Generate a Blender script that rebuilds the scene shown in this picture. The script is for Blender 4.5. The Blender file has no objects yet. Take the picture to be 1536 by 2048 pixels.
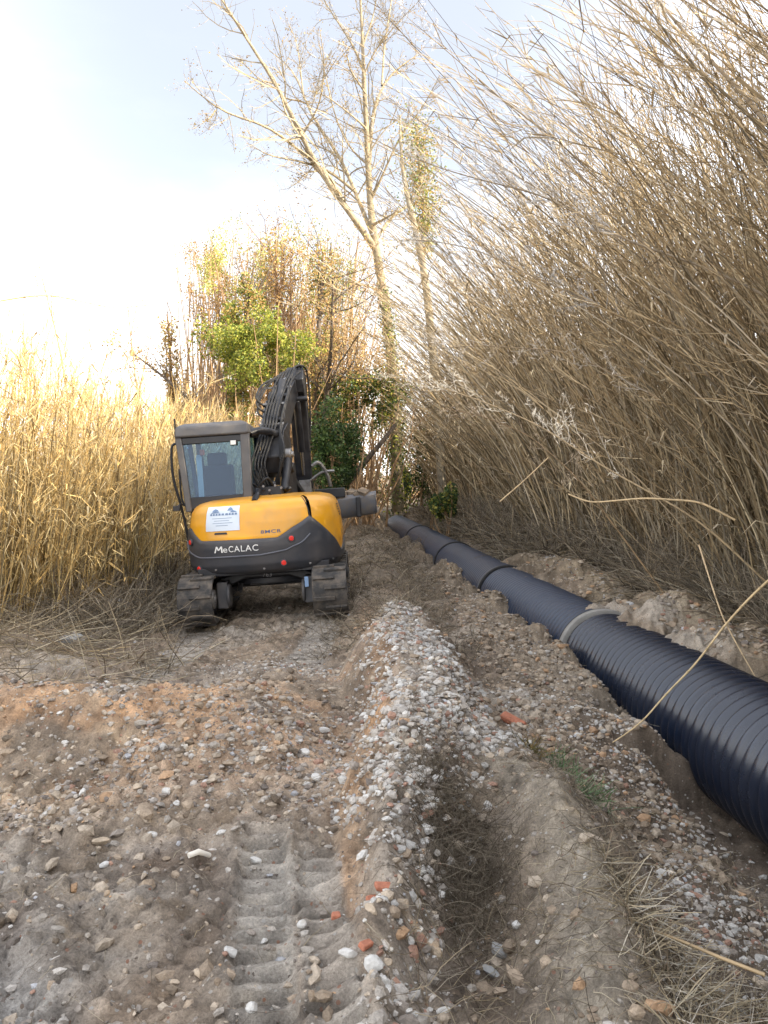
import bpy, math, random
import numpy as np
from mathutils import Vector, Matrix
R = math.radians
sc = bpy.context.scene
# ------------------------------------------------------------ camera
F, HZ, CZ = 1600.0, 950.0, 1.75            # focal in photo pixels, horizon row, eye height
cd = bpy.data.cameras.new('camera'); cam = bpy.data.objects.new('camera', cd); sc.collection.objects.link(cam)
cam.location = (0, 0, CZ); cam.rotation_euler = (R(90), 0, 0)
cd.sensor_width = 36; cd.lens = F / 2048 * 36; cd.shift_y = -(1024 - HZ) / 2048
cd.clip_start = 0.05; cd.clip_end = 3000
sc.camera = cam
# ------------------------------------------------------------ light
SUN_EL, SUN_AZ = R(29), R(112)             # azimuth clockwise from +Y : sun stands to the right, a little behind
w = bpy.data.worlds.new('World'); sc.world = w; w.use_nodes = True
nt = w.node_tree; nt.nodes.clear()
def N(t, k, **kw):
    n = t.nodes.new(k)
    for a, b in kw.items(): setattr(n, a, b)
    return n
out = N(nt, 'ShaderNodeOutputWorld'); bg = N(nt, 'ShaderNodeBackground'); bg.inputs[1].default_value = 0.12
sky = N(nt, 'ShaderNodeTexSky', sky_type='NISHITA'); sky.sun_disc = False
sky.sun_elevation = SUN_EL; sky.sun_rotation = SUN_AZ; sky.air_density = 1.0; sky.dust_density = 2.0; sky.ozone_density = 1.2
tc = N(nt, 'ShaderNodeTexCoord'); mp = N(nt, 'ShaderNodeMapping'); mp.inputs['Scale'].default_value = (1, 1, 2.6)
nz = N(nt, 'ShaderNodeTexNoise'); nz.inputs['Scale'].default_value = 2.2; nz.inputs['Detail'].default_value = 7; nz.inputs['Roughness'].default_value = .55
nt.links.new(tc.outputs['Generated'], mp.inputs[0]); nt.links.new(mp.outputs[0], nz.inputs['Vector'])
sep = N(nt, 'ShaderNodeSeparateXYZ'); nt.links.new(tc.outputs['Generated'], sep.inputs[0])
el = N(nt, 'ShaderNodeMapRange'); el.inputs[1].default_value = .0; el.inputs[2].default_value = .5; el.inputs[3].default_value = .40; el.inputs[4].default_value = -.20
nt.links.new(sep.outputs['Z'], el.inputs[0])
lx = N(nt, 'ShaderNodeMath', operation='MULTIPLY_ADD'); lx.inputs[1].default_value = -.12; nt.links.new(sep.outputs['X'], lx.inputs[0]); nt.links.new(el.outputs[0], lx.inputs[2])
ad = N(nt, 'ShaderNodeMath', operation='ADD'); nt.links.new(nz.outputs['Fac'], ad.inputs[0]); nt.links.new(lx.outputs[0], ad.inputs[1])
cr = N(nt, 'ShaderNodeMapRange'); cr.interpolation_type = 'SMOOTHSTEP'
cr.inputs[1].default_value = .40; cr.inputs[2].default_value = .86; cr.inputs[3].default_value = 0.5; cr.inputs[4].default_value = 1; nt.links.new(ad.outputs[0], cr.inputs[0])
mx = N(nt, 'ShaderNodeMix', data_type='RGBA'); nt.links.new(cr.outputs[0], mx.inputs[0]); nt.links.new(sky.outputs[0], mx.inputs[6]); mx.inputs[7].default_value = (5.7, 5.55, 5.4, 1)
# sky masked dimmer ahead, left bright overhead and behind to light the scene
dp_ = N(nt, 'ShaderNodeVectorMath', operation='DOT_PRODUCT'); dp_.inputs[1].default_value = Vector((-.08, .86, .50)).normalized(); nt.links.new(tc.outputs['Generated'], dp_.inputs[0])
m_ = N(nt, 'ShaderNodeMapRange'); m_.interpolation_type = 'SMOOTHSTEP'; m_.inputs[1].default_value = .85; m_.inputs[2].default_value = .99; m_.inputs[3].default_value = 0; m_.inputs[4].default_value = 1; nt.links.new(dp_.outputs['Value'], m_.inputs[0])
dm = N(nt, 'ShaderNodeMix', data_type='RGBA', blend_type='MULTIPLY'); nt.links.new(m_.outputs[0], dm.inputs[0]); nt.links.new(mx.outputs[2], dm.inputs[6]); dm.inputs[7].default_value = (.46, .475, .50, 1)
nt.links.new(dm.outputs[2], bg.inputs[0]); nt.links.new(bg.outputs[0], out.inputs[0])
sl = bpy.data.lights.new('sun', 'SUN'); sl.energy = 3.0; sl.angle = R(.6); sl.color = (1, .87, .66)
so = bpy.data.objects.new('sun', sl); sc.collection.objects.link(so)
sd = Vector((math.sin(SUN_AZ) * math.cos(SUN_EL), math.cos(SUN_AZ) * math.cos(SUN_EL), math.sin(SUN_EL)))
so.rotation_euler = sd.to_track_quat('Z', 'Y').to_euler(); so.location = (20, -5, 20)
sc.view_settings.view_transform = 'Standard'; sc.view_settings.look = 'None'
sc.view_settings.exposure = 2.12; sc.view_settings.gamma = 1
sc.cycles.max_bounces = 5; sc.cycles.diffuse_bounces = 2; sc.cycles.transparent_max_bounces = 8
# ------------------------------------------------------------ helpers
col = sc.collection
def tag(o, label=None, cat=None, group=None, kind=None):
    for k, v in (('label', label), ('category', cat), ('group', group), ('kind', kind)):
        if v: o[k] = v
    return o
def empty(name, loc, **kw):
    o = bpy.data.objects.new(name, None); o.location = loc; o.empty_display_size = .3; col.objects.link(o); return tag(o, **kw)
def mesh_np(name, V, Q=None, T=None, mat=None, parent=None, tint=None, smooth=False, mats=None, fm=None):
    """V (n,3), Q (m,4) quads, T (k,3) triangles"""
    me = bpy.data.meshes.new(name); V = np.asarray(V, np.float32).reshape(-1, 3)
    Q = np.zeros((0, 4), np.int32) if Q is None else np.asarray(Q, np.int32).reshape(-1, 4)
    T = np.zeros((0, 3), np.int32) if T is None else np.asarray(T, np.int32).reshape(-1, 3)
    me.vertices.add(len(V)); me.vertices.foreach_set('co', V.ravel())
    nl = Q.size + T.size; me.loops.add(nl); me.loops.foreach_set('vertex_index', np.concatenate([Q.ravel(), T.ravel()]))
    npoly = len(Q) + len(T); me.polygons.add(npoly)
    st = np.concatenate([np.arange(len(Q)) * 4, Q.size + np.arange(len(T)) * 3]).astype(np.int32)
    me.polygons.foreach_set('loop_start', st)
    me.polygons.foreach_set('use_smooth', np.full(npoly, bool(smooth)))
    if fm is not None: me.polygons.foreach_set('material_index', np.asarray(fm, np.int32))
    if tint is not None:
        a = me.color_attributes.new('tint', 'FLOAT_COLOR', 'POINT')
        t = np.ones((len(V), 4), np.float32); t[:, :3] = tint; a.data.foreach_set('color', t.ravel())
    for m in (mats or ([mat] if mat else [])): me.materials.append(m)
    me.update(calc_edges=True); me.validate()
    o = bpy.data.objects.new(name, me); col.objects.link(o)
    if parent: o.parent = parent
    return o
def hsh(ix, iy, s):
    h = (ix.astype(np.int64) * 374761393 + iy.astype(np.int64) * 668265263 + s * 982451653) & 0x7fffffff
    h = ((h ^ (h >> 13)) * 1274126177) & 0x7fffffff
    return ((h ^ (h >> 16)) & 0xffff) / 65535.0
def vn(x, y, s=0):
    x = np.asarray(x, float); y = np.asarray(y, float)
    ix = np.floor(x); iy = np.floor(y); fx = x - ix; fy = y - iy
    fx = fx * fx * (3 - 2 * fx); fy = fy * fy * (3 - 2 * fy)
    a = hsh(ix, iy, s); b = hsh(ix + 1, iy, s); c = hsh(ix, iy + 1, s); d = hsh(ix + 1, iy + 1, s)
    return (a * (1 - fx) + b * fx) * (1 - fy) + (c * (1 - fx) + d * fx) * fy - .5
def fbm(x, y, s=0, o=4, g=.5):
    r = 0; a = 1
    for i in range(o):
        r = r + a * vn(x * 2 ** i + 17.3 * i, y * 2 ** i - 9.1 * i, s + i); a *= g
    return r
def ss(a, b, x):
    t = np.clip((x - a) / (b - a), 0, 1); return t * t * (3 - 2 * t)
# materials
def mat(name, c, rough=.6, metal=0, bump=0, bs=30, var=0, vs=8, tint=False, trans=0, coat=0, spec=.5, dirt=None, dirt_amt=.5, ds=6):
    m = bpy.data.materials.new(name); m.use_nodes = True; t = m.node_tree; b = t.nodes['Principled BSDF']
    b.inputs['Roughness'].default_value = rough; b.inputs['Metallic'].default_value = metal
    b.inputs['Coat Weight'].default_value = coat; b.inputs['Specular IOR Level'].default_value = spec
    tcn = N(t, 'ShaderNodeTexCoord'); src = None
    if tint:
        a = N(t, 'ShaderNodeAttribute', attribute_name='tint'); mm = N(t, 'ShaderNodeMix', data_type='RGBA', blend_type='MULTIPLY')
        mm.inputs[0].default_value = 1; mm.inputs[6].default_value = (*c, 1); t.links.new(a.outputs['Color'], mm.inputs[7]); src = mm.outputs[2]
    if var or dirt:
        n = N(t, 'ShaderNodeTexNoise'); n.inputs['Scale'].default_value = vs if not dirt else ds; n.inputs['Detail'].default_value = 8; n.inputs['Roughness'].default_value = .65
        t.links.new(tcn.outputs['Object'], n.inputs['Vector'])
        mr = N(t, 'ShaderNodeMapRange'); t.links.new(n.outputs['Fac'], mr.inputs[0])
        if dirt:
            mr.inputs[1].default_value = .42; mr.inputs[2].default_value = .72; mr.inputs[3].default_value = 0; mr.inputs[4].default_value = dirt_amt
            mm = N(t, 'ShaderNodeMix', data_type='RGBA'); t.links.new(mr.outputs[0], mm.inputs[0])
            if src: t.links.new(src, mm.inputs[6])
            else: mm.inputs[6].default_value = (*c, 1)
            mm.inputs[7].default_value = (*dirt, 1); src = mm.outputs[2]
            rr = N(t, 'ShaderNodeMapRange'); t.links.new(mr.outputs[0], rr.inputs[0]); rr.inputs[3].default_value = rough; rr.inputs[4].default_value = .85; t.links.new(rr.outputs[0], b.inputs['Roughness'])
        else:
            mr.inputs[1].default_value = .3; mr.inputs[2].default_value = .7; mr.inputs[3].default_value = 1 - var; mr.inputs[4].default_value = 1 + var
            mm = N(t, 'ShaderNodeMix', data_type='RGBA', blend_type='MULTIPLY'); mm.inputs[0].default_value = 1
            if src: t.links.new(src, mm.inputs[6])
            else: mm.inputs[6].default_value = (*c, 1)
            t.links.new(mr.outputs[0], mm.inputs[7]); src = mm.outputs[2]
    if src: t.links.new(src, b.inputs['Base Color'])
    else: b.inputs['Base Color'].default_value = (*c, 1)
    if bump:
        n = N(t, 'ShaderNodeTexNoise'); n.inputs['Scale'].default_value = bs; n.inputs['Detail'].default_value = 8; t.links.new(tcn.outputs['Object'], n.inputs['Vector'])
        bp = N(t, 'ShaderNodeBump'); bp.inputs['Strength'].default_value = bump; bp.inputs['Distance'].default_value = .02
        t.links.new(n.outputs['Fac'], bp.inputs['Height']); t.links.new(bp.outputs[0], b.inputs['Normal'])
    if trans:
        tr = N(t, 'ShaderNodeBsdfTranslucent'); ms = N(t, 'ShaderNodeMixShader'); ms.inputs[0].default_value = trans
        if src: t.links.new(src, tr.inputs[0])
        else: tr.inputs[0].default_value = (*c, 1)
        o = t.nodes['Material Output']; t.links.new(b.outputs[0], ms.inputs[1]); t.links.new(tr.outputs[0], ms.inputs[2]); t.links.new(ms.outputs[0], o.inputs[0])
    return m
# ------------------------------------------------------------ terrain
def ax(Y): return 3.3 - .0894 * Y          # pipe axis
AZ, PR = -.30, .50
ST = [
 (0.0, [(-8,.1),(-3,0),(-.3,0),(0,.05),(.15,.0),(.4,-.1),(.7,.0),(1.0,-.1),(1.4,-.25),(2.3,-.3),(2.6,-.8),(3.8,-.8),(4.1,.1),(5,.5),(9,.8)]),
 (2.5, [(-8,.1),(-3,0),(-.3,0),(-.12,.02),(.04,.10),(.2,-.06),(.4,-.12),(.65,.06),(.9,.0),(1.2,-.2),(1.6,-.3),(2.2,-.36),(2.5,-.8),(3.6,-.8),(3.9,.1),(5,.5),(9,.8)]),
 (3.3, [(-8,.1),(-3,0),(-.3,0),(-.16,.04),(.02,.28),(.15,.08),(.35,-.12),(.6,-.02),(.83,.1),(1.05,.02),(1.35,-.4),(2.2,-.6),(2.6,-.85),(3.4,-.85),(3.7,.0),(4.4,.4),(9,.8)]),
 (4.05,[(-8,.1),(-3,.03),(-.25,0),(-.14,.20),(.05,.37),(.25,.28),(.42,-.02),(.6,.02),(.84,.11),(1.1,.0),(1.4,-.45),(2.0,-.62),(2.4,-.85),(3.3,-.85),(3.7,.1),(4.3,.5),(9,.8)]),
 (5.0, [(-8,.3),(-3,.28),(-1,.25),(-.5,.1),(-.3,.02),(-.14,.32),(.05,.44),(.4,.38),(.55,.1),(.7,.1),(1.0,-.08),(1.4,-.45),(2.0,-.6),(2.4,-.85),(3.3,-.85),(3.6,.1),(4.2,.5),(9,.9)]),
 (6.2, [(-8,.3),(-3,.22),(-1,.12),(-.5,.02),(-.35,.02),(-.14,.34),(.05,.47),(.5,.36),(.75,.05),(.9,-.1),(1.15,-.02),(1.6,-.12),(1.95,-.35),(2.2,-.75),(3.3,-.75),(3.45,.05),(4.2,.3),(9,.9)]),
 (8.0, [(-8,.25),(-3.5,.1),(-2,-.08),(-.6,-.02),(-.4,.02),(-.15,.34),(.05,.46),(.3,.36),(.62,.02),(.78,-.16),(1.0,0),(1.5,-.04),(1.9,-.18),(2.1,-.5),(3.1,-.5),(3.2,.06),(3.6,.18),(4.2,.34),(9,.9)]),
 (10., [(-8,.3),(-4.5,.05),(-2.5,-.18),(-.5,.02),(-.2,.14),(.1,.2),(.4,.05),(.72,-.18),(1.0,-.06),(1.4,-.1),(1.85,-.22),(2.0,-.5),(2.85,-.5),(3.0,.08),(3.5,.2),(4.2,.42),(9,.9)]),
 (14., [(-8,.4),(-3.5,.1),(-2.2,-.06),(-.8,.0),(-.3,.17),(.1,.15),(.55,-.22),(.9,-.12),(1.3,-.2),(1.5,-.35),(1.7,-.5),(2.5,-.5),(2.6,.08),(3.0,.2),(3.8,.48),(9,.9)]),
 (20., [(-8,.4),(-2.5,.1),(-1,0),(-.4,.15),(0,.1),(.5,-.3),(.9,-.35),(1.05,-.5),(2.0,-.5),(2.1,.1),(2.6,.35),(3.5,.6),(9,.9)]),
 (32., [(-8,.4),(-2,.2),(-.6,.2),(-.2,-.05),(0,-.5),(.9,-.5),(1.0,.1),(1.6,.35),(2.6,.6),(9,.9)]),
 (36., [(-8,.4),(-2,.25),(0,.15),(1,.2),(1.6,.35),(2.6,.6),(9,.9)]),
 (70., [(-8,.5),(9,.7)]),
]
SY = np.array([s[0] for s in ST]); SX = np.linspace(-9, 9, 901)
ker = np.exp(-np.linspace(-2, 2, 7) ** 2); ker /= ker.sum()
SZ = np.array([np.convolve(np.pad(np.interp(SX, [p[0] for p in s[1]], [p[1] for p in s[1]]), 3, mode='edge'), ker, 'valid') for s in ST])
def base_h(x, y):
    yy = np.clip(y, 0, 69.99); i = np.clip(np.searchsorted(SY, yy, side='right') - 1, 0, len(SY) - 2)
    t = (yy - SY[i]) / (SY[i + 1] - SY[i]); t = t * t * (3 - 2 * t) * .5 + t * .5
    fx = np.clip((x + 9) / .02, 0, 899.99); j = fx.astype(int); f = fx - j
    z0 = SZ[i, j] * (1 - f) + SZ[i, j + 1] * f; z1 = SZ[i + 1, j] * (1 - f) + SZ[i + 1, j + 1] * f
    return z0 * (1 - t) + z1 * t
def groove(x, y, x0, y0, x1, y1, wd):
    """lateral coordinate in a straight rut, mask 0..1, and distance along"""
    dx, dy = x1 - x0, y1 - y0; L = math.hypot(dx, dy); dx /= L; dy /= L
    u = (x - x0) * dx + (y - y0) * dy; v = (x - x0) * dy - (y - y0) * dx
    m = (1 - ss(wd * .8, wd * 1.12, np.abs(v))) * ss(0, .35, u) * (1 - ss(L - .5, L, u))
    return u, v, m
def gauss(x, y, cx, cy, sx, sy): return np.exp(-((x - cx) / sx) ** 2 - ((y - cy) / sy) ** 2)
def height(x, y):
    x = np.asarray(x, float); y = np.asarray(y, float)
    wx = x + .10 * fbm(x * 1.3, y * 1.3, 5, 3) * 2; wy = y + .3 * fbm(x * .9, y * .9, 8, 3)
    z = base_h(wx, wy)
    near = 1 - ss(25, 60, np.abs(y)); wide = 1 - ss(8, 16, np.abs(x))
    # spoil scallops dumped against the pipe's near side
    d = x - ax(y)
    ph = y / 1.15 + .35 * vn(y * .8, y * 0, 3); saw = ph - np.floor(ph)
    z = z + np.where((y > 6) & (y < 30), 1, 0) * np.exp(-((d + .60) / .29) ** 2) * (.62 * (1 - saw) ** 1.1 * ss(0, .22, saw) * (0.75 + .6 * vn(np.floor(ph), y * 0, 9)) - .07)
    # soil thrown over the top from the far side
    for cy, am in ((7.5, .36), (8.5, .46), (9.4, .42), (11.3, .36), (12.2, .42), (13.3, .38), (14.4, .30)):
        gg_ = gauss(x, y, ax(cy) + .66, cy, .72, .5) * (1 + .5 * fbm(x * 3, y * 3, 15, 2)) + .15 * fbm(x * 5, y * 5, 16, 2) - .02; z = np.where(gg_ > .33, np.maximum(z, am * gg_), z)
    # mound crest across the track + dark hollow left
    z = z + .10 * gauss(x, y, -.9, 6.3, .5, .5) - .14 * gauss(x, y, -3.2, 6.6, .7, .35)
    rough = .55 + .6 * ss(-.2, .4, fbm(x * .5, y * .5, 21, 3))
    soft = 1 - .35 * gauss(x, y, .75, 3.6, .28, 1.3)
    n = .085 * fbm(x * 2.2, y * 2.2, 31, 4) + .060 * rough * soft * fbm(x * 9, y * 9, 41, 4, .6) + .034 * rough * soft * fbm(x * 30, y * 30, 51, 3, .6) - .05 * rough * soft * np.exp(-(np.abs(fbm(x * 4 + 3, y * 4, 141, 3)) / .035) ** 2)
    # oblique slicks in the mud of the front left corner
    n = n + .035 * (1 - ss(3.3, 4.2, y)) * (1 - ss(-.9, -.7, x)) * vn((x + .6 * y) * 9, (y - .6 * x) * 1.6, 77)
    z = z + n * near * (.35 + .65 * wide)
    z = z - .13 * gauss(x, y, -1.5, 9.3, 1.3, 1.5)
    st_ = (1 - ss(-.9, -.4, x + .1 * vn(y * 3, y * 0, 2))); yo = .35 * fbm(x * 1.3, x * 0, 17, 3)
    z = z + st_ * (.13 * ss(4.3, 5.1, y + yo) * (1 - ss(5.35, 5.5, y + yo)) - .18 * gauss(x, y, -2.4, 6.2, 1.2, .45))
    z = z + .09 * gauss(x, y, .66, 4.75, .17, .35) + .10 * gauss(x, y, .86, 4.0, .18, .38) + .07 * gauss(x, y, .84, 3.1, .2, .4) - .04 * gauss(x, y, .42, 3.5, .14, .5) - .08 * gauss(x, y, 1.15, 3.9, .12, .6)
    # ruts with tread marks
    for (x0, y0, x1, y1, wd, dp, st) in ((-.30, 2.0, -.62, 4.15, .105, .06, .5), (-.085, 2.0, -.36, 4.0, .09, .04, .5), (-2.33, 10.3, -1.95, 6.4, .22, .07, .25), (-.72, 10.2, -.78, 7.2, .22, .07, .25), (-1.25, 1.6, -1.75, 3.3, .06, .04, 0)):
        u, v, m = groove(x, y, x0, y0, x1, y1, wd)
        tr = .5 + .5 * np.sin(u / .115 * 2 * math.pi + v * 4 + 1.5 * vn(u * 3, v * 3, 4)); tr = np.clip(tr * 2.4 - .7, 0, 1)
        z = z - dp * m + .046 * m * tr * (st > 0) * (.6 + 1.2 * np.clip(.5 + vn(x * 2, y * 2, 19), 0, 1)) - m * .75 * n * near
        e = np.exp(-((np.abs(v) - wd * 1.25) / .03) ** 2) * ss(0, .3, u) * (1 - ss(math.hypot(x1 - x0, y1 - y0) - .4, math.hypot(x1 - x0, y1 - y0), u))
        z = z + .025 * e
    return z
def geo(a, b, r0, r1=None):
    out = [a]; s = r0
    while out[-1] < b: out.append(out[-1] + s); s *= (r1 or 1.0)
    return out
def gx():
    c = list(np.arange(-5.2, 4.6, .0175)); r = []; s = .03; v = c[-1]
    while v < 700: v += s; s *= 1.13; r.append(v)
    l = []; s = .03; v = c[0]
    while v > -700: v -= s; s *= 1.13; l.append(v)
    return np.array(l[::-1] + c + r)
def gy():
    c = []; v = 1.6
    while v < 60: c.append(v); v *= 1.0047 if v < 11 else 1.012
    r = []; s = .8
    while v < 1500: r.append(v); v += s; s *= 1.15
    l = []; s = .02; v = 1.6
    while v > -300: v -= s; s *= 1.18; l.append(v)
    return np.array(l[::-1] + c + r)
GX, GY = gx(), gy(); XX, YY = np.meshgrid(GX, GY)
ZZ = height(XX, YY)
def zones(x, y):
    """colour of the ground itself: soil kinds in patches"""
    n1 = fbm(x * 1.1, y * 1.1, 61, 4); n2 = fbm(x * 3.5, y * 3.5, 71, 4); n3 = fbm(x * 14, y * 14, 81, 3)
    soil = np.array([.35, .275, .20]); clay = np.array([.45, .40, .335]); dark = np.array([.16, .125, .095]); orange = np.array([.56, .33, .175]); grav = np.array([.46, .40, .33]); humus = np.array([.17, .135, .095])
    C = np.ones(x.shape + (3,)) * soil
    def blend(c, m): nonlocal C; m = np.clip(m, 0, 1)[..., None]; C = C * (1 - m) + c * m
    blend(clay, ss(-.1, .5, n1 + n2 * .5) * .8)
    blend(dark, ss(.05, .45, -n1 + n2 * .6) * .7)
    blend(np.array([.43, .39, .335]), (1 - ss(3.5, 4.2, y)) * (1 - ss(-.3, -.1, x)) * (.55 + n2) * (y > 0))
    blend(dark * 1.1, (gauss(x, y, -.95, 3.55, .35, .22) + gauss(x, y, -1.5, 3.1, .3, .3) + gauss(x, y, -.7, 3.0, .16, .4)) * (.75 + n2))
    # left mound: orange-brown
    blend(orange, (gauss(x, y, -1.6, 5.0, 1.6, .8) + gauss(x, y, -.4, 6.2, .35, .5)) * ss(-.25, .35, n2 + n1) * .8)
    blend(grav, gauss(x, y, -.9, 6.9, .6, .5) * .9)
    # ridge, left flank orange clay, crest gravel
    rx = np.interp(y, [2, 3.3, 4.05, 5, 6.2, 8, 10], [.02, .04, .1, .2, .22, .12, 0]); on = (1 - ss(9, 11, y))
    blend(orange * .85, np.exp(-((x - rx + .22) / .12) ** 2) * on * (.55 + .5 * n2))
    blend(grav, np.exp(-((x - rx - .06) / .2) ** 4) * on * (.7 + .5 * n3))
    # pale clay bund
    cx = np.interp(y, [2.0, 2.5, 3.4, 4.06, 4.95, 5.6], [.6, .66, .84, .84, .6, .5])
    blend(np.array([.37, .32, .25]), np.exp(-((x - cx) / .2) ** 2) * (1 - ss(5, 5.8, y)) * .95)
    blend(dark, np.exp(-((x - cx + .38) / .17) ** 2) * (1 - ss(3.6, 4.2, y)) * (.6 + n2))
    # clay in ruts
    for (x0, y0, x1, y1, wd) in ((-.30, 2.0, -.62, 4.15, .12), (-.085, 2.0, -.36, 4.0, .1), (-2.33, 10.3, -1.95, 6.4, .22), (-.72, 10.2, -.78, 7.2, .22)):
        u, v, m = groove(x, y, x0, y0, x1, y1, wd); blend(np.array([.41, .375, .325]), m * .8)
    blend(np.array([.40, .385, .36]), gauss(x, y, -1.3, 2.45, .28, .5) * .95)
    blend(np.array([.42, .30, .2]), gauss(x, y, -.85, 2.6, .2, .3) * .6)
    # trench floor: wet and dark with pale chippings
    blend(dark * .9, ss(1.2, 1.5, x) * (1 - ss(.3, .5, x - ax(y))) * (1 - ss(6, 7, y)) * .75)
    blend(humus, ss(10, 13, y) * .8); blend(humus, ss(.7, 1.1, x - ax(y)) * ss(9, 12, y + 2 * n1) * .8)
    blend(humus, ss(2.4, 3.4, -x) * ss(7, 8.5, y) * .9)
    blend(np.array([.36, .29, .20]), ss(.3, .6, x - ax(y)) * (1 - ss(1.3, 2, x - ax(y))) * ss(6.5, 7.5, y) * (1 - ss(13, 16, y)) * .8)
    blend(np.array([.30, .245, .18]), ss(1.0, 1.2, x) * ss(6, 7, y) * (1 - ss(-.5, -.3, x - ax(y))) * (1 - ss(14, 18, y)) * .7)
    C = C * (1 + .55 * n3 + .3 * n2)[..., None]
    return np.clip(C, .02, .8)
nx_, ny_ = len(GX), len(GY)
idx = np.arange(nx_ * ny_).reshape(ny_, nx_)
Q = np.stack([idx[:-1, :-1], idx[:-1, 1:], idx[1:, 1:], idx[1:, :-1]], -1).reshape(-1, 4)
def ground_mat():
    m = bpy.data.materials.new('churned_soil'); m.use_nodes = True; t = m.node_tree; b = t.nodes['Principled BSDF']
    b.inputs['Roughness'].default_value = .92; b.inputs['Specular IOR Level'].default_value = .2
    a = N(t, 'ShaderNodeAttribute', attribute_name='tint'); g = N(t, 'ShaderNodeNewGeometry')
    vo = N(t, 'ShaderNodeTexVoronoi'); vo.inputs['Scale'].default_value = 55; vo.inputs['Randomness'].default_value = 1
    n1 = N(t, 'ShaderNodeTexNoise'); n1.inputs['Scale'].default_value = 9; n1.inputs['Detail'].default_value = 10; n1.inputs['Roughness'].default_value = .7
    n2 = N(t, 'ShaderNodeTexNoise'); n2.inputs['Scale'].default_value = 90; n2.inputs['Detail'].default_value = 6; n2.inputs['Roughness'].default_value = .75
    for q in (vo, n1, n2): t.links.new(g.outputs['Position'], q.inputs['Vector'])
    # every third cell a small chip with a tone of its own
    s = N(t, 'ShaderNodeSeparateColor'); t.links.new(vo.outputs['Color'], s.inputs[0])
    gt = N(t, 'ShaderNodeMath', operation='GREATER_THAN'); gt.inputs[1].default_value = .87; t.links.new(s.outputs[0], gt.inputs[0])
    dl = N(t, 'ShaderNodeMath', operation='LESS_THAN'); dl.inputs[1].default_value = .42; t.links.new(vo.outputs['Distance'], dl.inputs[0])
    mu = N(t, 'ShaderNodeMath', operation='MULTIPLY'); t.links.new(gt.outputs[0], mu.inputs[0]); t.links.new(dl.outputs[0], mu.inputs[1])
    rp = N(t, 'ShaderNodeValToRGB'); t.links.new(s.outputs[1], rp.inputs[0])
    e = rp.color_ramp.elements; e[0].color = (.2, .17, .14, 1); e[1].color = (.52, .49, .45, 1); e.new(.4).color = (.3, .25, .2, 1); e.new(.6).color = (.33, .18, .12, 1); e.new(.68).color = (.42, .39, .34, 1)
    mr = N(t, 'ShaderNodeMapRange'); mr.inputs[1].default_value = .3; mr.inputs[2].default_value = .7; mr.inputs[3].default_value = .62; mr.inputs[4].default_value = 1.35; t.links.new(n1.outputs['Fac'], mr.inputs[0])
    mr2 = N(t, 'ShaderNodeMapRange'); mr2.inputs[1].default_value = .3; mr2.inputs[2].default_value = .7; mr2.inputs[3].default_value = .6; mr2.inputs[4].default_value = 1.4; t.links.new(n2.outputs['Fac'], mr2.inputs[0])
    mm = N(t, 'ShaderNodeMath', operation='MULTIPLY'); t.links.new(mr.outputs[0], mm.inputs[0]); t.links.new(mr2.outputs[0], mm.inputs[1])
    x1 = N(t, 'ShaderNodeMix', data_type='RGBA', blend_type='MULTIPLY'); x1.inputs[0].default_value = 1; t.links.new(a.outputs['Color'], x1.inputs[6]); t.links.new(mm.outputs[0], x1.inputs[7])
    x2 = N(t, 'ShaderNodeMix', data_type='RGBA'); t.links.new(mu.outputs[0], x2.inputs[0]); t.links.new(x1.outputs[2], x2.inputs[6]); t.links.new(rp.outputs[0], x2.inputs[7])
    t.links.new(x2.outputs[2], b.inputs['Base Color'])
    h1 = N(t, 'ShaderNodeMath', operation='MULTIPLY_ADD'); t.links.new(n1.outputs['Fac'], h1.inputs[0]); h1.inputs[1].default_value = 1.6; t.links.new(n2.outputs['Fac'], h1.inputs[2])
    h2 = N(t, 'ShaderNodeMath', operation='MULTIPLY_ADD'); t.links.new(mu.outputs[0], h2.inputs[0]); h2.inputs[1].default_value = .35; t.links.new(h1.outputs[0], h2.inputs[2])
    bp = N(t, 'ShaderNodeBump'); bp.inputs['Strength'].default_value = .85; bp.inputs['Distance'].default_value = .022; t.links.new(h2.outputs[0], bp.inputs['Height']); t.links.new(bp.outputs[0], b.inputs['Normal'])
    return m
M_ground = ground_mat()
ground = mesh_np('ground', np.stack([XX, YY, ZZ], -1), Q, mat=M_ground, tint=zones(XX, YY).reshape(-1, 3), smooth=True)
tag(ground, 'churned earth track with ruts, spoil ridge and pipe trench', 'ground', kind='structure')
def gp(px, py, lift=0):
    """where the sight line through a point of the photo meets the ground"""
    Y = np.arange(1.8, 60, .01); x = (px - 768) / F * Y; z = CZ - (py - HZ) / F * Y
    k = np.argmax(z < height(x, Y)); return Vector((x[k], Y[k], float(height(x[k], Y[k])) + lift))
def P(px, py, Y): return Vector(((px - 768) / F * Y, Y, CZ - (py - HZ) / F * Y))

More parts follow.
